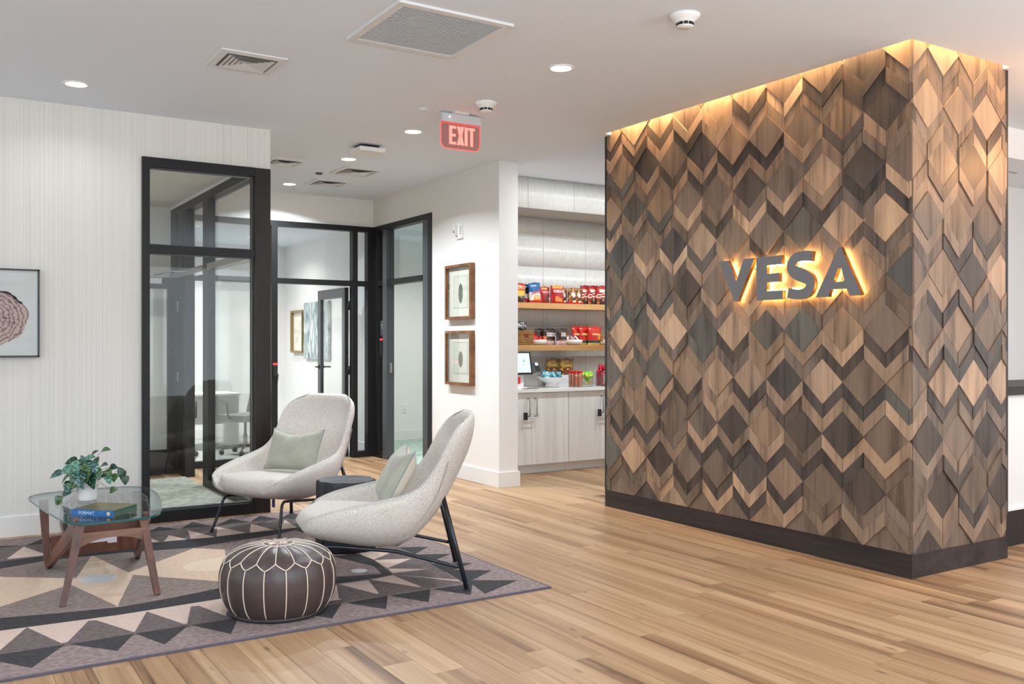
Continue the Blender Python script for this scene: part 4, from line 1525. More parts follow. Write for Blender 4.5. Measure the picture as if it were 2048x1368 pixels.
# ================================================================ THINGS ON WALLS
al = empty('alarm_strobe', (HX, 8.47, 2.50), label='small white fire alarm strobe above the two wooden picture frames', cat='alarm')
MB().box(HX - .020, HX, 8.40, 8.535, 2.50, 2.66).bevel(.006, 2).build('base_plate', M_white, al)
MB().box(HX - .055, HX - .020, 8.49, 8.53, 2.535, 2.64).bevel(.012, 2).build('strobe_lens', mat('clear lens', (226, 226, 222), .15), al)
MB().lathe([(.016, 0), (.016, .006), (.010, .006), (.010, 0)], 16, cap0=False, cap1=False, M=Matrix.Translation((HX - .055, 8.51, 2.575)) @ Matrix.Rotation(-PI / 2, 4, 'Y')).build('lens_ring', M_steel, al)
m = MB()
for k in range(4):
    m.box(HX - .0215, HX - .0195, 8.42, 8.44, 2.545 + .022 * k, 2.555 + .022 * k)
m.build('sounder_slot', M_grey_al, al)

M_frame = wood_mat('brown oak frame', (98, 62, 36), (124, 82, 50), (146, 102, 66), (30, 30, 30), .4)
M_mat = mat('picture mat', (236, 234, 222), .9)
M_pglass = glass_mat('picture glass', (.98, .99, .98), 1.5)


def framed(name, y0, y1, z0, z1, label, motif):
    o = empty(name, (HX, (y0 + y1) / 2, z0), label=label, cat='picture', group='wooden frames on the hall wall')
    t, d = .028, .055
    m = MB()
    for (a, b, c, e) in ((y0, y1, z0, z0 + t), (y0, y1, z1 - t, z1), (y0, y0 + t, z0 + t, z1 - t), (y1 - t, y1, z0 + t, z1 - t)):
        m.box(HX - d, HX, a, b, c, e)
    m.bevel(.002).build('frame', M_frame, o)
    MB().box(HX - .012, HX - .004, y0 + t, y1 - t, z0 + t, z1 - t).build('mat_board', M_mat, o)
    cy, cz = (y0 + y1) / 2, (z0 + z1) / 2
    ink = mat('pencil print', (112, 110, 104), .9, vary=.4, vscale=(200, 200, 40))
    MB().box(HX - .0135, HX - .0121, y0 + .13, y1 - .13, z0 + .12, z1 - .12).build('print_sheet', mat('print paper', (226, 224, 210), .9), o)
    m = MB()
    pl = [(cy + .045 * math.cos(2 * PI * k / 20), cz - .015 + .105 * math.sin(2 * PI * k / 20) * (1 if motif else .8)) for k in range(20)]
    m.prism(pl, HX - .0145, HX - .0136, 'x')
    m.build('drawn_seed_pod', ink, o)
    m = MB()
    for (a, b, c, e) in ((y0 + .126, y1 - .126, z0 + .117, z0 + .120), (y0 + .126, y1 - .126, z1 - .120, z1 - .117), (y0 + .126, y0 + .129, z0 + .12, z1 - .12), (y1 - .129, y1 - .126, z0 + .12, z1 - .12)):
        m.box(HX - .0145, HX - .0121, a, b, c, e)
    m.build('print_border', mat('print line', (166, 164, 154), .9), o)
    MB().box(HX - .046, HX - .043, y0 + t, y1 - t, z0 + t, z1 - t).build('glass', M_pglass, o)
    return o


framed('picture_frame', 8.165, 8.712, 1.658, 2.228, 'upper wooden box frame with a pencil drawing on the hall wall', 1)
framed('picture_frame', 8.165, 8.712, 0.973, 1.538, 'lower wooden box frame reflecting a window on the hall wall', 0)

# left: slice-of-tree print in a thin black frame
tp = empty('framed_print', (0.36, LW, 1.304), label='tree slice print in a thin black frame on the papered wall at left', cat='picture')
ax0, ax1, az0, az1 = 0.03, 0.708, 1.304, 1.945
m = MB()
for (a, b, c, e) in ((ax0, ax1, az0, az0 + .012), (ax0, ax1, az1 - .012, az1), (ax0, ax0 + .012, az0, az1), (ax1 - .012, ax1, az0, az1)):
    m.box(a, b, LW - .045, LW, c, e)
m.build('frame', mat('thin navy black frame', (30, 28, 36), .4), tp)
MB().box(ax0 + .012, ax1 - .012, LW - .036, LW - .004, az0 + .012, az1 - .012).build('canvas', mat('pale grey paper', (204, 208, 206), .9, vary=.05, vscale=(4, 4, 14)), tp)


def trunk_mat():
    m = mat('tree slice', (176, 154, 148), .9)
    nt = m.node_tree
    L = nt.links.new
    tc = nt.nodes.new('ShaderNodeTexCoord')
    wv = nt.nodes.new('ShaderNodeTexWave')
    wv.wave_type = 'RINGS'
    wv.rings_direction = 'Y'
    wv.inputs['Scale'].default_value = 11
    wv.inputs['Distortion'].default_value = 7
    wv.inputs['Detail'].default_value = 4
    wv.inputs['Detail Scale'].default_value = 2.2
    L(tc.outputs['Object'], wv.inputs['Vector'])
    rp = nt.nodes.new('ShaderNodeValToRGB')
    rp.color_ramp.elements[0].color = (*lin((128, 106, 106)), 1)
    rp.color_ramp.elements[1].color = (*lin((186, 166, 160)), 1)
    rp.color_ramp.elements[0].position = .05
    rp.color_ramp.elements[1].position = .42
    L(wv.outputs['Fac'], rp.inputs['Fac'])
    L(rp.outputs['Color'], nt.nodes['Principled BSDF'].inputs['Base Color'])
    return m


tcx, tcz = 0.40, 1.585
q = random.Random(5)
ol = []
for k in range(56):
    t = 2 * PI * k / 56
    r = 1 + .035 * math.sin(3 * t + 1) + .03 * math.sin(7 * t) + q.uniform(-.012, .012)
    ol.append((tcx + .228 * r * math.cos(t), tcz + .205 * r * math.sin(t)))
ob = MB().prism(ol, LW - .0375, LW - .0361, 'y').build('tree_slice', trunk_mat(), tp, loc=(tcx, LW - .037, tcz))
m = MB()
M_ink = mat('dark print ink', (52, 42, 46), .9)
for k in range(8, 22):
    a, b = ol[k - 3], ol[k - 2]
    m.tube([(a[0], LW - .0378, a[1]), (b[0], LW - .0378, b[1])], .005 + .004 * q.random(), 5)
for k in range(16):
    t = q.random() * 6.28
    r0, r1 = q.uniform(.02, .1), q.uniform(.14, .205)
    m.tube([(tcx + r0 * math.cos(t), LW - .0376, tcz + r0 * .9 * math.sin(t)), (tcx + (r0 + r1) / 2 * math.cos(t + .1), LW - .0376, tcz + (r0 + r1) * .45 * math.sin(t + .1)), (tcx + r1 * math.cos(t + .03), LW - .0376, tcz + r1 * .9 * math.sin(t + .03))], .0011, 4)
m.build('printed_bark', M_ink, tp)

# card readers, door plaque, outlet, wall plate
def reader(x0, x1, y0, y1, z0, z1, label):
    o = empty('card_reader', ((x0 + x1) / 2, (y0 + y1) / 2, z0), label=label, cat='card reader', group='door access readers')
    MB().box(x0, x1, y0, y1, z0, z1 - .02).bevel(.004).build('housing', M_rubber, o)
    MB().box(x0, x1, y0, y1, z1 - .02, z1).bevel(.004).build('status_light', M_redled, o)


reader(3.444, 3.488, FY0 - .018, FY0, 1.02, 1.175, 'black door reader with red light on the left post of the far glass door')
reader(HX - .030, HX - .012, 10.40, 10.43, 1.26, 1.465, 'black door reader with red light beside the open side doorway')
pq = empty('door_plaque', (HX + .02, 10.46, 1.50), label='small dark room plaque on the narrow glass beside the side doorway', cat='plaque')
MB().box(HX + .016, HX + .026, 10.40, 10.52, 1.505, 1.69).bevel(.002).build('plate', mat('plaque grey', (70, 76, 72), .4), pq)
MB().box(HX + .0145, HX + .016, 10.425, 10.50, 1.625, 1.637).box(HX + .0145, HX + .016, 10.425, 10.48, 1.595, 1.604).build('raised_lettering', mat('plaque letters', (176, 180, 172), .5), pq)
ot = empty('wall_outlet', (5.87, 12.18, .40), label='white double power outlet on the wall of the side room', cat='outlet')
MB().box(5.835, 5.905, 12.170, 12.180, .405, .535).bevel(.003).build('cover_plate', M_white, ot)
for z in (.435, .475):
    MB().box(5.852, 5.888, 12.166, 12.171, z, z + .034).box(5.861, 5.865, 12.1650, 12.1662, z + .012, z + .026, 1).box(5.874, 5.878, 12.1650, 12.1662, z + .012, z + .026, 1).build('socket', [M_white, M_grey_al], ot)

# art in the meeting room
ga = empty('framed_relief', (4.72, 13.36, 1.27), label='narrow gold framed white relief picture in the room behind the far glass', cat='picture')
m = MB()
for (a, b, c, e) in ((13.10, 13.62, 1.27, 1.30), (13.10, 13.62, 1.87, 1.90), (13.10, 13.13, 1.30, 1.87), (13.59, 13.62, 1.30, 1.87)):
    m.box(4.66, 4.72, a, b, c, e)
m.build('frame', mat('brass frame', (150, 130, 86), .4, metal=.3), ga)
MB().box(4.705, 4.715, 13.13, 13.59, 1.30, 1.87).build('board', M_mat, ga)
m = MB()
for r in (.05, .09, .13):
    m.tube([(4.703, 13.36 + r * math.cos(t), 1.42 + .9 * r * math.sin(t)) for t in [PI * k / 14 for k in range(15)]], .004, 5)
    m.tube([(4.703, 13.36 + r * 1.2 * math.cos(t), 1.76 - .9 * r * math.sin(t)) for t in [PI * k / 14 for k in range(15)]], .004, 5)
for k in range(4):
    m.tube([(4.703, 13.16, 1.56 + .02 * k), (4.703, 13.56, 1.56 + .02 * k)], .003, 5)
m.build('relief', mat('relief plaster', (224, 220, 204), .9), ga)


def canvas_mat():
    m = mat('blue green canvas', (120, 150, 152), .8)
    nt = m.node_tree
    L = nt.links.new
    tc = nt.nodes.new('ShaderNodeTexCoord')
    mp = nt.nodes.new('ShaderNodeMapping')
    mp.inputs['Scale'].default_value = (1, 16, 2.6)
    L(tc.outputs['Object'], mp.inputs['Vector'])
    nz = nt.nodes.new('ShaderNodeTexNoise')
    nz.inputs['Scale'].default_value = 1.4
    nz.inputs['Detail'].default_value = 6
    nz.inputs['Distortion'].default_value = 1.2
    L(mp.outputs['Vector'], nz.inputs['Vector'])
    rp = nt.nodes.new('ShaderNodeValToRGB')
    e = rp.color_ramp.elements
    e[0].color = (*lin((84, 112, 120)), 1); e[0].position = .36
    e[1].color = (*lin((214, 222, 220)), 1); e[1].position = .62
    L(nz.outputs['Fac'], rp.inputs['Fac'])
    L(rp.outputs['Color'], nt.nodes['Principled BSDF'].inputs['Base Color'])
    return m


o = MB().box(4.672, 4.712, 12.10, 13.07, 1.185, 2.0).build('canvas_painting', canvas_mat(), loc=(4.70, 12.6, 1.185))
tag(o, 'unframed blue green abstract canvas behind the open glass door', 'painting')

# desk and chairs behind the glass
dk = empty('office_desk', (2.6, 12.7, 0.012), label='white desk seen through the glass partitions at left', cat='desk')
MB().box(2.1, 3.55, 12.35, 13.05, .72, .745).bevel(.003).build('desktop', M_white, dk)
for x in (2.12, 3.50):
    MB().box(x, x + .03, 12.37, 13.03, .012, .72).build('side_panel', M_trim, dk)
MB().box(2.15, 3.50, 12.95, 12.97, .30, .72).build('modesty_panel', M_trim, dk)
M_chairgrey = mat('grey task fabric', (128, 128, 130), .9, bump=.2, bscale=300)


def task_chair(x, y, rz, label):
    o = empty('task_chair', (x, y, .012), rz, label, 'chair', 'task chairs behind the glass', local=True)
    m = MB()
    for k in range(5):
        a = 2 * PI * k / 5
        m.tube([(0, 0, .11), (.15 * math.cos(a), .15 * math.sin(a), .10), (.29 * math.cos(a), .29 * math.sin(a), .07)], [.02, .017, .012], 8)
    m.lathe([(.028, .09), (.028, .25), (.018, .25), (.018, .42)], 14)
    m.build('base', M_steel, o)
    for k in range(5):
        a = 2 * PI * k / 5
        MB().lathe([(.008, -.022), (.030, -.022), (.030, .022), (.008, .022)], 14, M=Matrix.Translation((.29 * math.cos(a), .29 * math.sin(a), .031)) @ Matrix.Rotation(a, 4, 'Z') @ Matrix.Rotation(PI / 2, 4, 'X')).build('caster', M_rubber, o)
    MB().box(-.24, .24, -.23, .24, .42, .50).bevel(.03, 3).build('seat', M_chairgrey, o)
    m = MB()
    m.grid(lambda u, v: Vector(((u - .5) * .46 * (1 - .15 * v), -.24 - .10 * v - .05 * (1 - (2 * u - 1) ** 2), .55 + .46 * v)), 10, 8)
    m.grid(lambda u, v: Vector(((u - .5) * .46 * (1 - .15 * v), -.28 - .10 * v - .05 * (1 - (2 * u - 1) ** 2), .55 + .46 * v)), 10, 8)
    m.build('backrest', M_chairgrey, o)
    for s in (-1, 1):
        MB().tube([(s * .22, 0, .45), (s * .29, 0, .48), (s * .29, .02, .66), (s * .28, .14, .68)], .012, 8).build('armrest', M_rubber, o)
    MB().tube([(0, -.1, .43), (0, -.27, .46), (0, -.31, .62)], .015, 8).build('back_stem', M_steel, o)


task_chair(3.42, 11.70, .5, 'grey wheeled task chair seen right of the dark post through the glass')
task_chair(2.55, 11.85, -.3, 'grey wheeled task chair seen through the open office doorway')
RUG_PATTERN="""M 0.220,4.720 2.640,4.720 2.670,4.980 2.710,5.250 2.730,5.600 2.730,6.200 2.710,6.600 2.670,6.900 2.640,7.205 0.220,7.205
P 0.220,4.738 1.500,4.738 1.750,4.900 2.010,5.090 1.400,5.200 0.220,5.200
M 0.268,4.749 0.421,5.109 0.540,4.734
M 0.552,4.737 0.693,5.067 0.726,5.055 0.849,4.750
M 0.855,4.751 0.972,5.079 1.088,4.743
M 1.091,4.722 1.187,5.050 1.227,5.044 1.310,4.731
M 1.270,4.710 1.360,4.950 1.620,4.710
M 2.013,5.066 2.128,4.723 1.873,4.682
P 1.450,4.950 1.750,5.050 1.930,4.740
M 1.550,4.710 1.660,4.970 1.900,4.720
P 1.823,4.725 2.009,5.069 1.879,4.695
P 2.022,5.065 2.203,5.054 2.128,4.723
P 2.219,5.056 2.373,5.086 2.400,4.725
P 2.382,5.106 2.651,4.738 2.664,4.760
P 2.419,5.251 2.622,5.110 2.394,5.130
P 2.438,5.507 2.664,5.417 2.419,5.263
P 2.423,5.739 2.551,5.745 2.611,5.637 2.442,5.517
P 1.823,7.120 2.009,6.776 1.879,7.150
P 2.022,6.780 2.203,6.791 2.128,7.122
P 2.219,6.789 2.373,6.759 2.400,7.120
P 2.382,6.739 2.651,7.107 2.664,7.085
C 0.220,5.299 0.870,5.250 1.450,5.300 2.000,5.500 2.150,5.920 2.000,6.300 1.500,6.500 0.900,6.600 0.220,6.600
G 0.220,5.491 0.708,5.888 0.859,5.273 0.856,5.163 0.315,5.262 0.220,5.280
G 0.867,5.286 1.057,5.931 1.465,5.484 1.633,5.204 1.423,5.312 0.856,5.163
G 0.377,6.530 0.390,6.529 0.664,6.652 0.923,6.620 0.756,6.023 0.668,6.087 0.364,6.311
G 0.926,6.622 1.043,6.008 1.543,6.478 1.392,6.543 1.039,6.643
G 1.553,6.472 1.742,6.302 2.100,5.943 2.168,6.558 1.665,6.532
B 1.750,5.360 2.070,5.220 2.360,5.150 2.400,5.400 2.440,5.750 2.440,6.100 2.400,6.450 2.360,6.700 2.070,6.630 1.750,6.500 1.620,5.950
L 1.850,5.930 1.844,5.970 1.825,6.008 1.795,6.042 1.756,6.071 1.708,6.092 1.656,6.105 1.600,6.110 1.544,6.105 1.492,6.092 1.444,6.071 1.405,6.042 1.375,6.008 1.356,5.970 1.350,5.930 1.356,5.890 1.375,5.852 1.405,5.818 1.444,5.789 1.492,5.768 1.544,5.755 1.600,5.750 1.656,5.755 1.708,5.768 1.756,5.789 1.795,5.818 1.825,5.852 1.844,5.890
W 0.971,5.942 0.968,5.965 0.961,5.988 0.948,6.007 0.931,6.024 0.912,6.037 0.889,6.044 0.866,6.047 0.843,6.044 0.820,6.037 0.801,6.024 0.784,6.007 0.771,5.988 0.764,5.965 0.761,5.942 0.764,5.919 0.771,5.896 0.784,5.877 0.801,5.860 0.820,5.847 0.843,5.840 0.866,5.837 0.889,5.840 0.912,5.847 0.931,5.860 0.948,5.877 0.961,5.896 0.968,5.919
W 2.298,5.297 2.297,5.308 2.293,5.319 2.287,5.328 2.279,5.336 2.270,5.342 2.259,5.346 2.248,5.347 2.237,5.346 2.226,5.342 2.217,5.336 2.209,5.328 2.203,5.319 2.199,5.308 2.198,5.297 2.199,5.286 2.203,5.275 2.209,5.266 2.217,5.258 2.226,5.252 2.237,5.248 2.248,5.247 2.259,5.248 2.270,5.252 2.279,5.258 2.287,5.266 2.293,5.275 2.297,5.286
M 0.220,4.690 2.630,4.690 2.630,4.754 0.220,4.754
K 0.220,5.359 0.320,5.355 0.581,5.293 0.868,5.240 1.150,5.280 1.444,5.350 1.750,5.330 2.071,5.235 2.330,5.145 2.370,5.350 2.250,5.750 2.423,5.739 2.440,5.500 2.379,5.090 2.010,5.083 1.378,5.119 0.844,5.091 0.306,5.118 0.220,5.120
K 0.220,6.503 0.390,6.530 0.663,6.620 1.094,6.600 1.541,6.500 1.665,6.530 2.147,6.620 2.330,6.700 2.380,6.450 2.280,6.090 2.423,6.090 2.450,6.400 2.379,6.800 2.200,6.790 1.600,6.810 1.128,6.800 0.675,6.770 0.220,6.722
P 0.443,6.800 0.571,7.156 0.683,6.785
P 0.700,6.770 0.800,7.150 1.000,6.790
P 1.020,6.790 1.100,7.180 1.330,6.810
P 1.178,6.814 1.346,7.099 1.390,6.828
P 1.418,6.814 1.497,7.018 1.574,6.797
P 1.598,6.798 1.656,7.130 1.765,6.772
P 1.775,6.786 1.880,7.156 1.986,6.798
P 2.015,6.793 2.126,7.123 2.191,6.797
P 2.257,6.791 2.398,7.146 2.376,6.795
K 0.220,7.205 0.220,7.352 0.580,7.205
K 0.582,7.183 0.741,7.432 0.830,7.186
K 0.860,7.205 1.000,7.360 1.340,7.205
K 1.368,7.211 1.502,7.382 1.611,7.213
K 1.619,7.212 1.761,7.451 1.846,7.205
K 1.885,7.192 2.052,7.425 2.142,7.205
K 2.145,7.203 2.287,7.422 2.365,7.202
K 2.387,7.195 2.551,7.425 2.571,7.216
K 2.420,7.205 2.680,7.330 2.720,7.030 2.960,7.250 2.720,6.980 2.670,6.900
K 0.220,4.701 0.220,4.730 0.547,4.723 0.385,4.458
K 0.561,4.718 0.846,4.724 0.735,4.497
K 0.850,4.722 1.101,4.721 0.935,4.477
K 1.110,4.715 1.343,4.714 1.238,4.469
K 1.370,4.715 1.700,4.715 1.630,4.500
K 1.595,4.705 1.886,4.680 1.739,4.446
K 1.907,4.677 2.160,4.689 2.039,4.451
K 2.162,4.684 2.419,4.681 2.288,4.449
K 2.425,4.677 2.686,4.667 2.667,4.635 2.552,4.454
K 2.653,4.727 2.717,4.727 2.945,4.582 2.630,4.432 2.669,4.638
K 2.689,5.042 2.940,4.869 2.721,4.729 2.647,4.717
K 2.700,5.229 2.938,5.102 2.726,4.989 2.672,4.979
K 2.723,5.509 2.942,5.395 2.764,5.288 2.706,5.230
K 2.730,5.766 2.912,5.665 2.732,5.515
K 2.730,5.780 2.980,6.020 2.730,6.030
K 2.710,6.050 2.980,6.290 2.710,6.300
K 2.690,6.320 2.980,6.560 2.690,6.570
K 2.670,6.590 2.980,6.830 2.670,6.840
M 0.220,4.720 -0.896,4.720 -0.926,4.980 -0.966,5.250 -0.986,5.600 -0.986,6.200 -0.966,6.600 -0.926,6.900 -0.896,7.205 0.220,7.205
P 0.220,4.754 -0.006,4.900 -0.266,5.090 0.220,5.178
M 0.220,4.710 0.220,4.799 0.124,4.710
M -0.269,5.066 -0.384,4.723 -0.129,4.682
P 0.220,4.918 0.220,4.975 -0.006,5.050 -0.186,4.740
M 0.194,4.710 0.084,4.970 -0.156,4.720
P -0.079,4.725 -0.265,5.069 -0.135,4.695
P -0.278,5.065 -0.459,5.054 -0.384,4.723
P -0.475,5.056 -0.629,5.086 -0.656,4.725
P -0.638,5.106 -0.907,4.738 -0.920,4.760
P -0.675,5.251 -0.878,5.110 -0.650,5.130
P -0.694,5.507 -0.920,5.417 -0.675,5.263
P -0.679,5.739 -0.807,5.745 -0.867,5.637 -0.698,5.517
P -0.079,7.120 -0.265,6.776 -0.135,7.150
P -0.278,6.780 -0.459,6.791 -0.384,7.122
P -0.475,6.789 -0.629,6.759 -0.656,7.120
P -0.638,6.739 -0.907,7.107 -0.920,7.085
C 0.220,5.327 -0.256,5.500 -0.406,5.920 -0.256,6.300 0.220,6.490
G 0.220,5.386 0.111,5.204 0.220,5.260
G 0.220,6.460 0.201,6.478 0.220,6.486
G 0.191,6.472 0.002,6.302 -0.356,5.943 -0.424,6.558 0.079,6.532
B -0.006,5.360 -0.326,5.220 -0.616,5.150 -0.656,5.400 -0.696,5.750 -0.696,6.100 -0.656,6.450 -0.616,6.700 -0.326,6.630 -0.006,6.500 0.124,5.950
L -0.106,5.930 -0.100,5.970 -0.081,6.008 -0.051,6.042 -0.012,6.071 0.036,6.092 0.088,6.105 0.144,6.110 0.200,6.105 0.220,6.100 0.220,5.760 0.200,5.755 0.144,5.750 0.088,5.755 0.036,5.768 -0.012,5.789 -0.051,5.818 -0.081,5.852 -0.100,5.890
W -0.554,5.297 -0.553,5.308 -0.549,5.319 -0.543,5.328 -0.535,5.336 -0.526,5.342 -0.515,5.346 -0.504,5.347 -0.493,5.346 -0.482,5.342 -0.473,5.336 -0.465,5.328 -0.459,5.319 -0.455,5.308 -0.454,5.297 -0.455,5.286 -0.459,5.275 -0.465,5.266 -0.473,5.258 -0.482,5.252 -0.493,5.248 -0.504,5.247 -0.515,5.248 -0.526,5.252 -0.535,5.258 -0.543,5.266 -0.549,5.275 -0.553,5.286
M 0.220,4.690 -0.886,4.690 -0.886,4.754 0.220,4.754
K 0.220,5.345 -0.006,5.330 -0.327,5.235 -0.586,5.145 -0.626,5.350 -0.506,5.750 -0.679,5.739 -0.696,5.500 -0.635,5.090 -0.266,5.083 0.220,5.111
K 0.220,6.504 0.203,6.500 0.079,6.530 -0.403,6.620 -0.586,6.700 -0.636,6.450 -0.536,6.090 -0.679,6.090 -0.706,6.400 -0.635,6.800 -0.456,6.790 0.144,6.810 0.220,6.808
P 0.220,6.802 0.220,6.941 0.170,6.797
P 0.146,6.798 0.088,7.130 -0.021,6.772
P -0.031,6.786 -0.136,7.156 -0.242,6.798
P -0.271,6.793 -0.382,7.123 -0.447,6.797
P -0.513,6.791 -0.654,7.146 -0.632,6.795
K 0.220,7.212 0.220,7.348 0.133,7.213
K 0.125,7.212 -0.017,7.451 -0.102,7.205
K -0.141,7.192 -0.308,7.425 -0.398,7.205
K -0.401,7.203 -0.543,7.422 -0.621,7.202
K -0.643,7.195 -0.807,7.425 -0.827,7.216
K -0.676,7.205 -0.936,7.330 -0.976,7.030 -1.216,7.250 -0.976,6.980 -0.926,6.900
K 0.220,4.588 0.220,4.715 0.044,4.715 0.114,4.500
K 0.149,4.705 -0.142,4.680 0.005,4.446
K -0.163,4.677 -0.416,4.689 -0.295,4.451
K -0.418,4.684 -0.675,4.681 -0.544,4.449
K -0.681,4.677 -0.942,4.667 -0.923,4.635 -0.808,4.454
K -0.909,4.727 -0.973,4.727 -1.201,4.582 -0.886,4.432 -0.925,4.638
K -0.945,5.042 -1.196,4.869 -0.977,4.729 -0.903,4.717
K -0.956,5.229 -1.194,5.102 -0.982,4.989 -0.928,4.979
K -0.979,5.509 -1.198,5.395 -1.020,5.288 -0.962,5.230
K -0.986,5.766 -1.168,5.665 -0.988,5.515
K -0.986,5.780 -1.236,6.020 -0.986,6.030
K -0.966,6.050 -1.236,6.290 -0.966,6.300
K -0.946,6.320 -1.236,6.560 -0.946,6.570
K -0.926,6.590 -1.236,6.830 -0.926,6.840"""

# ================================================================ RUG
def wool(name, c, v=.3):
    return mat(name, c, .95, vary=v, vscale=(34, 48, 9), bump=.5, bscale=420)


RUGM = {'B': wool('rug mauve grey', (140, 122, 119), .36), 'K': wool('rug charcoal', (52, 49, 51), .4), 'M': wool('rug brown grey', (104, 92, 89), .3), 'P': wool('rug pink', (206, 182, 168), .08),
        'C': wool('rug peach', (222, 193, 168), .08), 'G': wool('rug taupe', (140, 124, 115)), 'L': wool('rug cream', (230, 207, 180), .05), 'W': wool('rug pale grey', (206, 202, 204), .05)}
RK = list(RUGM)
rug = empty('area_rug', (0.87, 5.915, 0), label='large rug in charcoal, taupe and pink geometric pattern under the seating group', cat='rug')
MB().box(-1.286, 3.03, 4.36, 7.47, 0, .009).build('backing', mat('rug binding', (84, 78, 88), .9), rug)
polys = []
for ln in RUG_PATTERN.split('\n'):
    t = ln.split()
    polys.append((t[0], [tuple(map(float, q_.split(','))) for q_ in t[1:]]))
polys.insert(0, ('B', [(-1.274, 4.372), (3.018, 4.372), (3.018, 7.458), (-1.274, 7.458)]))
pv, pf = [], []
for c, p in polys:
    pf.append(list(range(len(pv), len(pv) + len(p))))
    pv += [Vector(q_) for q_ in p]
pe, b_ = [], 0
for c, p in polys:
    pe += [(b_ + i, b_ + (i + 1) % len(p)) for i in range(len(p))]
    b_ += len(p)
co, ed, fc, *_r = delaunay_2d_cdt(pv, pe, [], 0, 1e-5)
boxes_ = [(min(a[0] for a in p), max(a[0] for a in p), min(a[1] for a in p), max(a[1] for a in p)) for c, p in polys]


def inside(x, y, p):
    r = False
    for i in range(len(p)):
        (x1, y1), (x2, y2) = p[i - 1], p[i]
        if (y1 > y) != (y2 > y) and x < (x2 - x1) * (y - y1) / (y2 - y1) + x1:
            r = not r
    return r


def pick(f):
    x = sum(co[i][0] for i in f) / len(f)
    y = sum(co[i][1] for i in f) / len(f)
    for k in range(len(polys) - 1, -1, -1):
        b = boxes_[k]
        if b[0] <= x <= b[1] and b[2] <= y <= b[3] and inside(x, y, polys[k][1]):
            return RK.index(polys[k][0])
    return 0


me = bpy.data.meshes.new('pile')
me.from_pydata([(c[0] - .87, c[1] - 5.915, .0105) for c in co], [], [list(f) for f in fc])
for k in RK:
    me.materials.append(RUGM[k])
for i, f in enumerate(me.polygons):
    f.material_index = pick(fc[i])
    if f.normal.z < 0:
        f.flip()
o = bpy.data.objects.new('pile', me)
COL.objects.link(o)
o.parent = rug
MB().tube([(-1.280, 4.366, .006), (3.024, 4.366, .006), (3.024, 7.464, .006), (-1.280, 7.464, .006)], .0065, 6, closed=True).build('edge_binding', mat('rug edge', (92, 86, 98), .9), rug)
RZ = .0105

# ================================================================ COFFEE TABLE
ct = empty('coffee_table', (0.87, 5.95, RZ), label='glass-topped coffee table with walnut legs at the left of the rug', cat='coffee table')
def chaikin(p, n):
    for _ in range(n):
        o_ = []
        for i in range(len(p)):
            a, b = p[i], p[(i + 1) % len(p)]
            o_ += [(a[0] * .75 + b[0] * .25, a[1] * .75 + b[1] * .25), (a[0] * .25 + b[0] * .75, a[1] * .25 + b[1] * .75)]
        p = o_
    return p


top = chaikin([(.66, 5.445), (.90, 5.455), (1.135, 5.485), (1.225, 5.95), (1.28, 6.33), (1.27, 6.72), (.95, 6.77), (.53, 6.71), (.565, 6.25), (.60, 5.90)], 3)
GT = .432
m = MB()
m.prism(top, GT - .012, GT, 'z')
m.bm.normal_update()
for f in m.bm.faces:
    f.smooth = False
    if abs(f.normal.z) < .5:
        f.material_index = 1
m.build('glass_top', [M_tglass, M_gedge], ct)


def beam(m, a, b, w0, t0, w1, t1, side):
    """tapered bar from a to b; 'side' gives the width direction"""
    a, b = Vector(a), Vector(b)
    d = (b - a).normalized()
    s = Vector(side)
    s = (s - d * s.dot(d)).normalized()
    n = d.cross(s)
    vs = []
    for p, w, t in ((a, w0, t0), (b, w1, t1)):
        vs.append([m.bm.verts.new(p + s * sx * w / 2 + n * sy * t / 2) for sx, sy in ((-1, -1), (1, -1), (1, 1), (-1, 1))])
    for i in range(4):
        m.bm.faces.new((vs[0][i], vs[0][(i + 1) % 4], vs[1][(i + 1) % 4], vs[1][i]))
    m.bm.faces.new(vs[0][::-1])
    m.bm.faces.new(vs[1])
    return m


GZ = GT - .013
for a, b in (((.614, 5.414, RZ), (.715, 5.52, GZ)), ((1.088, 5.389, RZ), (1.035, 5.53, GZ))):
    beam(MB(), a, b, .030, .034, .044, .046, (1, 0, 0)).bevel(.003).build('leg', M_walnut, ct)
for sx, foot, tf, tr in ((-1, (.644, 6.444, RZ), (.700, 5.56, GZ - .02), (.628, 6.50, GZ)), (1, (1.166, 6.416, RZ), (1.065, 5.57, GZ - .02), (1.19, 6.54, GZ))):
    lg = beam(MB(), (foot[0], foot[1], foot[2]), tf, .055, .026, .10, .026, (0, .4, 1)).bevel(.003).build('side_board', M_walnut, ct)
    beam(MB(), (foot[0] - .001, foot[1] + .004, foot[2] + .02), tr, .030, .026, .055, .028, (1, 0, 0)).bevel(.003).build('upright', M_walnut, ct)
MB().box(.66, 1.155, 6.385, 6.41, .075, .205).bevel(.003).build('rear_stretcher', M_walnut, ct)
MB().box(.80, 1.005, 6.3835, 6.385, .140, .166).box(.985, 1.04, 6.3830, 6.385, .128, .166).build('paper_sticker', mat('sticker paper', (226, 220, 226), .7), ct)
MB().box(.715, 1.04, 5.555, 5.58, .355, GZ).bevel(.002).build('top_rail', M_walnut, ct)
arch = [(.705, .372), (1.045, .372)] + [(1.045 - .34 * k / 16, .296 + .042 * (1 - abs(2 * k / 16 - 1) ** 2.2)) for k in range(17)]
MB().prism(arch, 5.485, 5.507, 'y').bevel(.0015).build('arched_apron', wood_mat('walnut light', (92, 66, 54), (118, 88, 72), (140, 106, 86), (5, 30, 30), .35), ct)

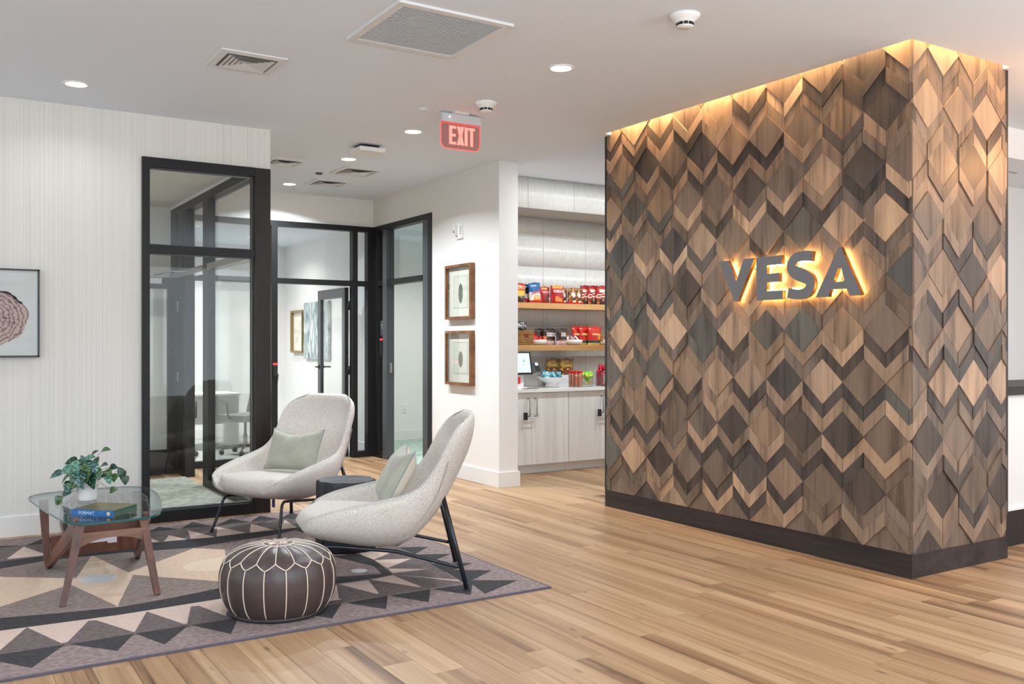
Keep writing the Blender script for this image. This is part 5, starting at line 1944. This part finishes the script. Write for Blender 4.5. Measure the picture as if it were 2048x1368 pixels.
# ---- potted plant
px0, py0 = .850, 6.27
pt = empty('potted_plant', (px0, py0, GT), label='trailing green and silver spotted plant in a white pot on the glass table', cat='plant')
MB().lathe([(.050, 0), (.052, .004), (.056, .02), (.064, .095), (.066, .096), (.067, .104), (.066, .106), (.067, .112), (.066, .122), (.061, .122), (.058, .10), (.001, .10)], 36, (px0, py0, GT), cap1=False).build('pot', M_white, pt)
MB().lathe([(.059, .100), (.04, .106), (.001, .108)], 20, (px0, py0, GT), cap0=False, cap1=False).build('soil', mat('potting soil', (52, 40, 32), .95, bump=.8, bscale=120), pt)


def leaf_mat(name, base, spot):
    m = mat(name, base, .38)
    nt = m.node_tree
    L = nt.links.new
    tc = nt.nodes.new('ShaderNodeTexCoord')
    oi = nt.nodes.new('ShaderNodeObjectInfo')
    va = nt.nodes.new('ShaderNodeVectorMath'); va.operation = 'ADD'
    L(tc.outputs['Object'], va.inputs[0]); L(oi.outputs['Random'], va.inputs[1])
    nz = nt.nodes.new('ShaderNodeTexNoise')
    nz.inputs['Scale'].default_value = 8
    nz.inputs['Detail'].default_value = 3
    L(va.outputs[0], nz.inputs['Vector'])
    rp = nt.nodes.new('ShaderNodeValToRGB')
    rp.color_ramp.elements[0].color = (*lin(base), 1); rp.color_ramp.elements[0].position = .48
    rp.color_ramp.elements[1].color = (*lin(spot), 1); rp.color_ramp.elements[1].position = .60
    L(nz.outputs['Fac'], rp.inputs['Fac'])
    L(rp.outputs['Color'], nt.nodes['Principled BSDF'].inputs['Base Color'])
    return m


LEAFM = [leaf_mat('leaf blue green', (16, 52, 48), (110, 156, 146)), leaf_mat('leaf mid green', (36, 70, 30), (112, 144, 92)), leaf_mat('leaf dark', (14, 40, 28), (70, 112, 84)), leaf_mat('leaf pale', (44, 98, 80), (124, 176, 154))]
M_stem = mat('plant stem', (84, 74, 48), .6)


def leaf_mesh(k):
    m = MB()
    out = [(0, 0), (.22, -.10), (.42, -.04), (.50, .16), (.46, .40), (.33, .66), (.16, .88), (0, 1.04)]
    rows = []
    for hw, y in out:
        z = -.10 * y * y + .06 * math.sin(3 * y)
        rows.append([m.bm.verts.new((s * hw * .92, y, z + .16 * abs(s * hw))) for s in (-1, -.5, 0, .5, 1)])
    for a, b in zip(rows, rows[1:]):
        for i in range(4):
            m.bm.faces.new((a[i], a[i + 1], b[i + 1], b[i])).smooth = True
    bmesh.ops.remove_doubles(m.bm, verts=m.bm.verts[:], dist=.0005)
    return m.mesh('leaf', LEAFM[k])


LM = [leaf_mesh(k) for k in range(4)]
RGT = Vector((.8447, -.5352, 0))
FWD = Vector((.5352, .8447, 0))
S_ = 5.78 / 1852
lrnd = random.Random(11)
# (pixels right of the pot axis, pixels above the table, tip direction in degrees (0 = right, 90 = up), size in px, material, depth px)
LV = [(-62, 48, 205, 20, 0, 0), (-38, 72, 195, 20, 2, 8), (-37, 58, 200, 19, 3, -6), (-20, 66, 200, 22, 3, -12), (-33, 42, 230, 18, 1, -14), (-25, 26, 262, 22, 0, -16), (-34, 14, 225, 15, 2, -10), (-54, -2, 262, 15, 1, -4),
      (-14, 74, 170, 16, 2, 6), (-4, 78, 110, 17, 0, -4), (8, 90, 35, 13, 2, 10), (10, 82, 20, 22, 3, -8), (32, 96, 5, 15, 1, 8), (24, 66, 300, 22, 0, -16), (12, 66, 330, 20, 1, -20), (-10, 50, 255, 24, 1, -22), (2, 46, 275, 26, 0, -26), (-2, 60, 265, 20, 3, -24),
      (16, 48, 255, 20, 1, -22), (24, 40, 282, 26, 2, -20), (30, 52, 300, 20, 1, -14), (44, 52, 330, 18, 1, -4), (46, 40, 300, 17, 3, -6), (55, 42, 260, 15, 1, 0), (60, 52, 120, 17, 2, 10), (66, 40, 268, 14, 2, 8), (73, 36, 275, 15, 2, 4), (58, 20, 10, 14, 1, -8), (44, 60, 0, 16, 2, 12),
      (-8, 36, 240, 22, 1, -24), (8, 36, 300, 20, 0, -26), (-18, 48, 215, 20, 2, -8), (4, 68, 90, 18, 2, 2), (-6, 64, 140, 18, 1, 0), (18, 58, 20, 18, 0, 0), (30, 66, 15, 18, 0, 4), (-26, 52, 180, 18, 1, 8), (14, 74, 60, 16, 1, 8), (0, 54, 200, 20, 0, -14), (10, 54, 330, 20, 2, -10), (-16, 58, 150, 18, 0, 12), (36, 46, 350, 18, 2, 6)]
stems = MB()
base_p = Vector((px0, py0, GT + .108))
for dx, dz, ang, sz, k, dd in LV:
    dz += 2
    P = Vector((px0, py0, GT)) + RGT * dx * S_ + Vector((0, 0, dz * S_)) + FWD * (dd * S_ * 1.6)
    a = math.radians(ang)
    tip = RGT * math.cos(a) + Vector((0, 0, math.sin(a))) - FWD * lrnd.uniform(.1, .6)
    tip.normalize()
    nrm = (-FWD * lrnd.uniform(.5, 1) + Vector((0, 0, 1)) * lrnd.uniform(.3, 1) + RGT * lrnd.uniform(-.6, .6))
    nrm = (nrm - tip * nrm.dot(tip)).normalized()
    xa = tip.cross(nrm)
    R = Matrix((xa, tip, nrm)).transposed().to_4x4()
    P0 = P - tip * sz * S_ * .5
    if P0.z < GT + .006:
        P0.z = GT + .03
    o = inst(LM[k], 'leaf', pt, P0 - Vector((px0, py0, GT)))
    o.rotation_euler = R.to_euler()
    s = sz * S_ * 1.12
    o.scale = (s, s, s)
    mid = (base_p + P0) / 2 + Vector((0, 0, .02 + .25 * max(0, (base_p.z - P0.z)))) + RGT * lrnd.uniform(-.01, .01)
    st = base_p + RGT * max(-.045, min(.045, dx * S_ * .3))
    stems.tube(smooth_curve([st, mid, P0], 4), .0012, 5)
stems.build('stem', M_stem, pt)

# ---- book
bk_ = empty('book', (.873, 5.741, GT), math.radians(-42.2), 'blue-spined hardback book lying on the glass table', 'book', local=True)
bw, bd, bt = .262, .236, .036
M_blue = mat('blue cloth print', (40, 98, 156), .5, vary=.35, vscale=(60, 60, 60))
M_bcov = mat('olive printed cover', (96, 90, 60), .35, vary=.45, vscale=(14, 55, 10))
m = MB().box(-bw / 2, bw / 2, -bd / 2, bd / 2, bt - .003, bt).box(-bw / 2, bw / 2, -bd / 2, bd / 2, 0, .003)
m.build('cover', M_bcov, bk_)
MB().box(-bw / 2, bw / 2, -bd / 2 - .004, -bd / 2 + .003, 0, bt).bevel(.003, 2).build('spine', M_blue, bk_)
MB().box(-bw / 2 + .004, bw / 2 - .004, -bd / 2 + .004, bd / 2 - .005, .003, bt - .003).build('pages', mat('green page edges', (62, 96, 80), .7), bk_)
text_mesh('FORMAT', .024, 'spine_title', mat('pale blue print', (206, 226, 236), .4), Matrix.Translation((-.035, -bd / 2 - .0045, bt / 2)) @ Matrix.Rotation(PI / 2, 4, 'X'), .0003, bk_, sx=1.05)
MB().lathe([(.010, 0), (.010, .0006)], 16, M=Matrix.Translation((.100, -bd / 2 - .0041, bt / 2)) @ Matrix.Rotation(PI / 2, 4, 'X')).lathe([(.005, .0006), (.005, .001)], 12, mi=1, M=Matrix.Translation((.100, -bd / 2 - .0041, bt / 2)) @ Matrix.Rotation(PI / 2, 4, 'X')).build('spine_emblem', [mat('cream dot', (230, 220, 190), .5), mat('ochre dot', (200, 150, 70), .5)], bk_)

# ================================================================ POUFS
M_leather = mat('dark brown leather', (68, 56, 53), .36, spec=.5, vary=.10, vscale=(9, 9, 9), bump=.12, bscale=160)
M_thread = mat('cream stitching', (226, 208, 190), .8)
NP = 17


def pouf_prof(t):
    """t 0..1 from the base to the centre of the top -> r, z"""
    P = [(.236, .012), (.272, .06), (.291, .12), (.296, .175), (.290, .235), (.263, .289), (.205, .328), (.140, .345), (.075, .350), (.0, .351)]
    f = t * (len(P) - 1)
    i = min(int(f), len(P) - 2)
    u = f - i
    p0, p1, p2, p3 = P[max(i - 1, 0)], P[i], P[i + 1], P[min(i + 2, len(P) - 1)]
    return tuple(.5 * (2 * p1[k] + (p2[k] - p0[k]) * u + (2 * p0[k] - 5 * p1[k] + 4 * p2[k] - p3[k]) * u * u + (3 * p1[k] - p0[k] - 3 * p2[k] + p3[k]) * u ** 3) for k in (0, 1))


def make_pouf(x, y, label, rz=0.0):
    z0 = RZ
    o = empty('leather_pouf', (x, y, z0), rz, label, 'pouf', 'brown leather poufs', local=True)
    m = MB()
    ns = NP * 8

    def pt_(i, t):
        a = 2 * PI * i / ns
        r, z = pouf_prof(t)
        ph = (i % 8) / 8
        if t < .58:
            r *= 1 + .020 * (math.sin(PI * ph) - .6)
        else:
            ph2 = ((i + 4) % 8) / 8
            z += .004 * (math.sin(PI * ph2) - .5) * min(1, (t - .58) * 6) * min(1, (.9 - t) * 8 if t < .9 else 0)
        return Vector((r * math.cos(a), r * math.sin(a), z))
    nt_ = 40
    rings = [[m.bm.verts.new(pt_(i, t / nt_)) for i in range(ns)] for t in range(nt_)]
    for a, b in zip(rings, rings[1:]):
        for i in range(ns):
            m.bm.faces.new((a[i], a[(i + 1) % ns], b[(i + 1) % ns], b[i])).smooth = True
    m.bm.faces.new(rings[-1])
    m.build('body', M_leather, o)
    MB().lathe([(.001, 0), (.232, 0), (.247, .006), (.246, .020), (.226, .030)], 40, cap0=False, cap1=False).build('base_skirt', mat('dark skirt leather', (46, 40, 42), .45), o)
    s = MB()

    def on(ang, t, off=.0015):
        r, z = pouf_prof(t)
        r2, z2 = pouf_prof(min(1, t + .01))
        d = Vector((r2 - r, z2 - z)).normalized()
        return Vector(((r + d[1] * off) * math.cos(ang), (r + d[1] * off) * math.sin(ang), z - d[0] * off))
    tv, tp_, tin = .512, .578, .885
    da = 2 * PI / NP
    for k in range(NP):
        a = k * da
        s.tube([on(a, .03 + (tv - .03) * i / 14, -.001) for i in range(15)], .0030, 5)
        h = a + da / 2
        s.tube([on(h, tp_ + (tin - tp_) * i / 10, .0008) for i in range(11)], .0028, 5)
        for e in (a, a + da):
            s.tube([on(e + (h - e) * i / 5, tv + (tp_ - tv) * (i / 5) ** 1.3, .0008) for i in range(6)], .0030, 5)
    s.tube([on(2 * PI * i / 48, tin, .0008) for i in range(48)], .0034, 6, closed=True)
    s.build('stitching', M_thread, o)
    e_ = MB()
    er = random.Random(2)
    for k in range(34):
        a = 2 * PI * k / 34 + er.uniform(-.05, .05)
        r0, r1 = er.uniform(.004, .03), er.uniform(.038, .062)
        e_.tube([(r0 * math.cos(a), r0 * math.sin(a), .3535), ((r0 + r1) / 2 * math.cos(a + .15), (r0 + r1) / 2 * math.sin(a + .15), .3540), (r1 * math.cos(a + .05), r1 * math.sin(a + .05), .3530)], .0018, 5)
    e_.build('embroidery', M_thread, o)
    return o


make_pouf(1.556, 4.733, 'dark brown stitched leather pouf in front, nearest the camera', .09)
make_pouf(1.085, 7.09, 'dark brown stitched leather pouf behind the coffee table by the wall', .3)

# ---- black stump table
st_ = empty('stump_table', (2.42, 5.93, RZ), label='round black fluted wood stump table between the two armchairs', cat='side table')
M_ebony = mat('ebonised wood', (36, 36, 40), .5, vary=.4, vscale=(30, 30, 4), bump=.15, bscale=60)
m = MB()
ns = 90
sr = random.Random(9)
rad = [.196 + .006 * math.sin(i * .7) + sr.uniform(-.004, .004) - (.007 if i % 5 == 0 else 0) for i in range(ns)]
lv = [(0, .97), (.05, 1), (.22, 1.0), (.44, 1.0), (.462, .985), (.470, .955)]
rings = [[m.bm.verts.new((2.42 + rad[i] * f * math.cos(2 * PI * i / ns), 5.93 + rad[i] * f * math.sin(2 * PI * i / ns), RZ + z)) for i in range(ns)] for z, f in lv]
for a, b in zip(rings, rings[1:]):
    for i in range(ns):
        m.bm.faces.new((a[i], a[(i + 1) % ns], b[(i + 1) % ns], b[i])).smooth = True
m.bm.faces.new(rings[-1]); m.bm.faces.new(rings[0][::-1])
m.build('trunk', M_ebony, st_)
m = MB()
for k in range(1, 6):
    m.tube([(2.42 + .03 * k * (1 + .04 * math.sin(3 * t)) * math.cos(t), 5.93 + .03 * k * (1 + .05 * math.sin(2 * t)) * math.sin(t), RZ + .470) for t in [2 * PI * i / 30 for i in range(30)]], .0012, 4, closed=True)
m.build('growth_ring', M_rubber, st_)

# ================================================================ ARMCHAIRS
CC = [(.430, .330), (.33, .300), (.19, .277), (.075, .258), (-.04, .252), (-.14, .275), (-.225, .345), (-.318, .450), (-.390, .57), (-.448, .68), (-.497, .79), (-.528, .90), (-.540, .990)]
EE = [(.448, .375), (.40, .420), (.30, .462), (.17, .494), (.03, .522), (-.10, .548), (-.19, .580), (-.252, .635), (-.300, .705), (-.342, .785), (-.386, .862), (-.438, .930), (-.520, .984)]
WW = [.255, .325, .362, .380, .386, .385, .372, .356, .350, .347, .338, .300, .190]


def cr_(T, f):
    i = min(int(f), len(T) - 2)
    u = f - i
    g = lambda k: T[max(0, min(len(T) - 1, k))]
    p0, p1, p2, p3 = g(i - 1), g(i), g(i + 1), g(i + 2)
    if not isinstance(p1, tuple):
        p0, p1, p2, p3 = (p0,), (p1,), (p2,), (p3,)
    r = tuple(.5 * (2 * b + (c - a) * u + (2 * a - 5 * b + 4 * c - d) * u * u + (3 * b - a - 3 * c + d) * u ** 3) for a, b, c, d in zip(p0, p1, p2, p3))
    return r if len(r) > 1 else r[0]


def shell_pt(u, v):
    f = v * 12
    c, e, w = cr_(CC, f), cr_(EE, f), cr_(WW, f)
    n = 3.0 - 1.0 * min(1, max(0, (v - .45) / .3))
    th = abs(u) * PI / 2
    x = w * math.sin(th) ** (2 / n)
    g = 1 - max(0.0, math.cos(th)) ** (2 / n)
    return Vector((math.copysign(x, u), c[0] + (e[0] - c[0]) * g, c[1] + (e[1] - c[1]) * g))


def solid(name, m, mats, thick, sub, parent):
    o = m.build('tmp', mats)
    md = o.modifiers.new('s', 'SOLIDIFY'); md.thickness = thick; md.offset = 0
    md.use_even_offset = False
    md = o.modifiers.new('b', 'SUBSURF'); md.levels = sub; md.render_levels = sub
    dg = bpy.context.evaluated_depsgraph_get()
    me = bpy.data.meshes.new_from_object(o.evaluated_get(dg))
    bpy.data.objects.remove(o)
    for p in me.polygons:
        p.use_smooth = True
    me.name = name
    r = bpy.data.objects.new(name, me)
    COL.objects.link(r)
    r.parent = parent
    return r


def puff_grid(fn_top, fn_bot, nu, nv, name, mats, parent, sub=1):
    m = MB()
    m.grid(fn_top, nu, nv)
    m.grid(fn_bot, nu, nv)
    bmesh.ops.remove_doubles(m.bm, verts=m.bm.verts[:], dist=.0015)
    return m.build(name, mats, parent)


def make_chair(x, y, rz, label):
    o = empty('lounge_armchair', (x, y, RZ), rz, label, 'armchair', 'oatmeal lounge armchairs', local=True)
    def skin(s):
        def fn(a, b):
            u = 2 * a - 1
            u = math.copysign(abs(u) ** .8, u)
            v = b
            e = (abs(u) ** 5 + abs(2 * b - 1) ** 9) ** .5
            p = shell_pt(u, v)
            u1, u0 = min(1, u + .02), max(-1, u - .02)
            v1, v0 = min(1, v + .02), max(0, v - .02)
            n = (shell_pt(u1, v) - shell_pt(u0, v)).cross(shell_pt(u, v1) - shell_pt(u, v0))
            n = n.normalized() if n.length > 1e-9 else Vector((0, 1, 0))
            return p + n * s * .034 * max(0, 1 - e) ** .42
        return fn
    m = MB()
    m.grid(skin(1), 30, 36)
    m.grid(skin(-1), 30, 36)
    bmesh.ops.remove_doubles(m.bm, verts=m.bm.verts[:], dist=.0012)
    m.build('shell', M_boucle, o)

    # seat cushion
    def cu(s):
        def fn(a, b):
            # a: across, b: front (1) to back (0)
            A, B = 2 * a - 1, 2 * b - 1
            k = math.sqrt(max(0, 1 - .5 * B * B)); k2 = math.sqrt(max(0, 1 - .5 * A * A))
            X, Y = A * k, B * k2
            r = max(abs(A), abs(B))
            th = .072 * (1 - r ** 5) ** .5
            wx = .315 + .02 * Y
            yc = .140 + .335 * Y
            zc = .345 + .020 * Y + .004 * Y * abs(Y)
            return Vector((X * wx * 1.12, yc if Y < 0 else .140 + .350 * Y, zc + s * th + (.012 if s > 0 else 0) * (1 - r ** 4)))
        return fn
    puff_grid(cu(1), cu(-1), 22, 22, 'seat_cushion', M_boucle, o)

    # piping along the outside seam
    m = MB()
    for sgn in (-1, 1):
        pts = []
        for i in range(22):
            v = .40 + .33 * i / 21
            u = sgn * (.58 + .26 * i / 21)
            p = shell_pt(u, v)
            q_, r_ = shell_pt(u, v + .01), shell_pt(u + .01, v)
            n = (r_ - p).cross(q_ - p).normalized()
            if n.y > 0:
                n = -n
            pts.append(p + n * .0305)
        m.tube(pts, .0028, 6)
    m.build('piping', mat('seam piping', (168, 162, 156), .9), o)

    # steel frame: a front leg that bends into the side rail, and a raking rear leg, on both sides
    for sgn in (-1, 1):
        pts = smooth_curve([(sgn * .328, .402, .002), (sgn * .306, .360, .12), (sgn * .288, .328, .222), (sgn * .282, .305, .250), (sgn * .278, .270, .256), (sgn * .275, .10, .238), (sgn * .280, -.06, .221), (sgn * .288, -.12, .210), (sgn * .318, -.30, .165), (sgn * .333, -.437, .130)], 4)
        MB().tube(pts, .0105, 10).build('front_leg', M_darkm, o)
        MB().tube([(sgn * .345, -.480, .002), (sgn * .240, -.345, .545)], [.0135, .0135], 12).build('rear_leg', M_darkm, o)
        for fx, fy in ((.328, .402), (.345, -.480)):
            MB().lathe([(.016, 0), (.018, .003), (.013, .008)], 12, (sgn * fx, fy, 0)).build('foot_pad', M_rubber, o)
    MB().tube([(-.252, -.360, .485), (.252, -.360, .485)], .010, 10).build('rear_crossbar', M_darkm, o)
    return o


RZ1 = math.radians(119.2)
RZ2 = math.atan2(.917, .397)
ch1 = make_chair(2.295, 6.874, RZ1, 'oatmeal lounge armchair farther back, facing the camera beside the glass office')
ch2 = make_chair(2.28, 5.058, RZ2, 'oatmeal lounge armchair nearer the camera, seen from its side')


tg = MB().box(-.012, .012, .098, .106, .165, .245).build('care_tag', mat('blue care tag', (60, 92, 150), .7), ch1)


def make_pillow(chair_loc, rz, cx, cy, cz, w, h, tilt, label, yaw=0.0, sag=.045, seed=1):
    c, s = math.cos(rz), math.sin(rz)
    wx, wy = chair_loc[0] + cx * c - cy * s, chair_loc[1] + cx * s + cy * c
    o = empty('throw_pillow', (wx, wy, RZ + cz), 0, label, 'pillow', 'sage throw pillows on the armchairs', local=True)
    o.rotation_euler = (tilt, 0, rz + yaw)
    pr = random.Random(seed)

    def edge(A, B):
        """outline with drawn-in sides and pointed corners; the top edge sags"""
        X = A * w / 2 * (1 - .075 * (1 - B * B))
        Z = B * h / 2 * (1 - .06 * (1 - A * A))
        if B > 0:
            Z -= sag * B * (1 - A * A) ** 1.2
        return X, Z

    def fn(s_):
        def g(a, b):
            A, B = 2 * a - 1, 2 * b - 1
            X, Z = edge(A, B)
            t = ((1 - A ** 4) * (1 - B ** 4)) ** .55
            th = .075 * t
            wr = .006 * math.sin(14 * A + 3 * B) * max(0, B) * (1 - A * A) * (1 - abs(B) ** 8)
            return Vector((X, s_ * (th + wr), Z))
        return g
    m = MB(); m.grid(fn(1), 24, 20)
    m.build('front_cover', M_sage, o)
    m = MB(); m.grid(fn(-1), 24, 20)
    m.build('back_cover', M_sageback, o)
    ring = []
    N = 20
    for i in range(N): ring.append((-1 + 2 * i / N, -1))
    for i in range(N): ring.append((1, -1 + 2 * i / N))
    for i in range(N): ring.append((1 - 2 * i / N, 1))
    for i in range(N): ring.append((-1, 1 - 2 * i / N))
    MB().tube([(edge(a, b)[0], 0, edge(a, b)[1]) for a, b in ring], .0042, 6, closed=True).build('piping', M_piping, o)
    return o


make_pillow((2.295, 6.874), RZ1, -.05, -.07, .585, .46, .33, .42, 'sage pillow with a creased top edge on the farther armchair', .12)
make_pillow((2.28, 5.058), RZ2, -.04, -.095, .615, .46, .37, .50, 'sage pillow with a pale back seen edge-on on the nearer armchair', .05, seed=3)

for o in LOCALS:
    if '_local' in o:
        del o['_local']
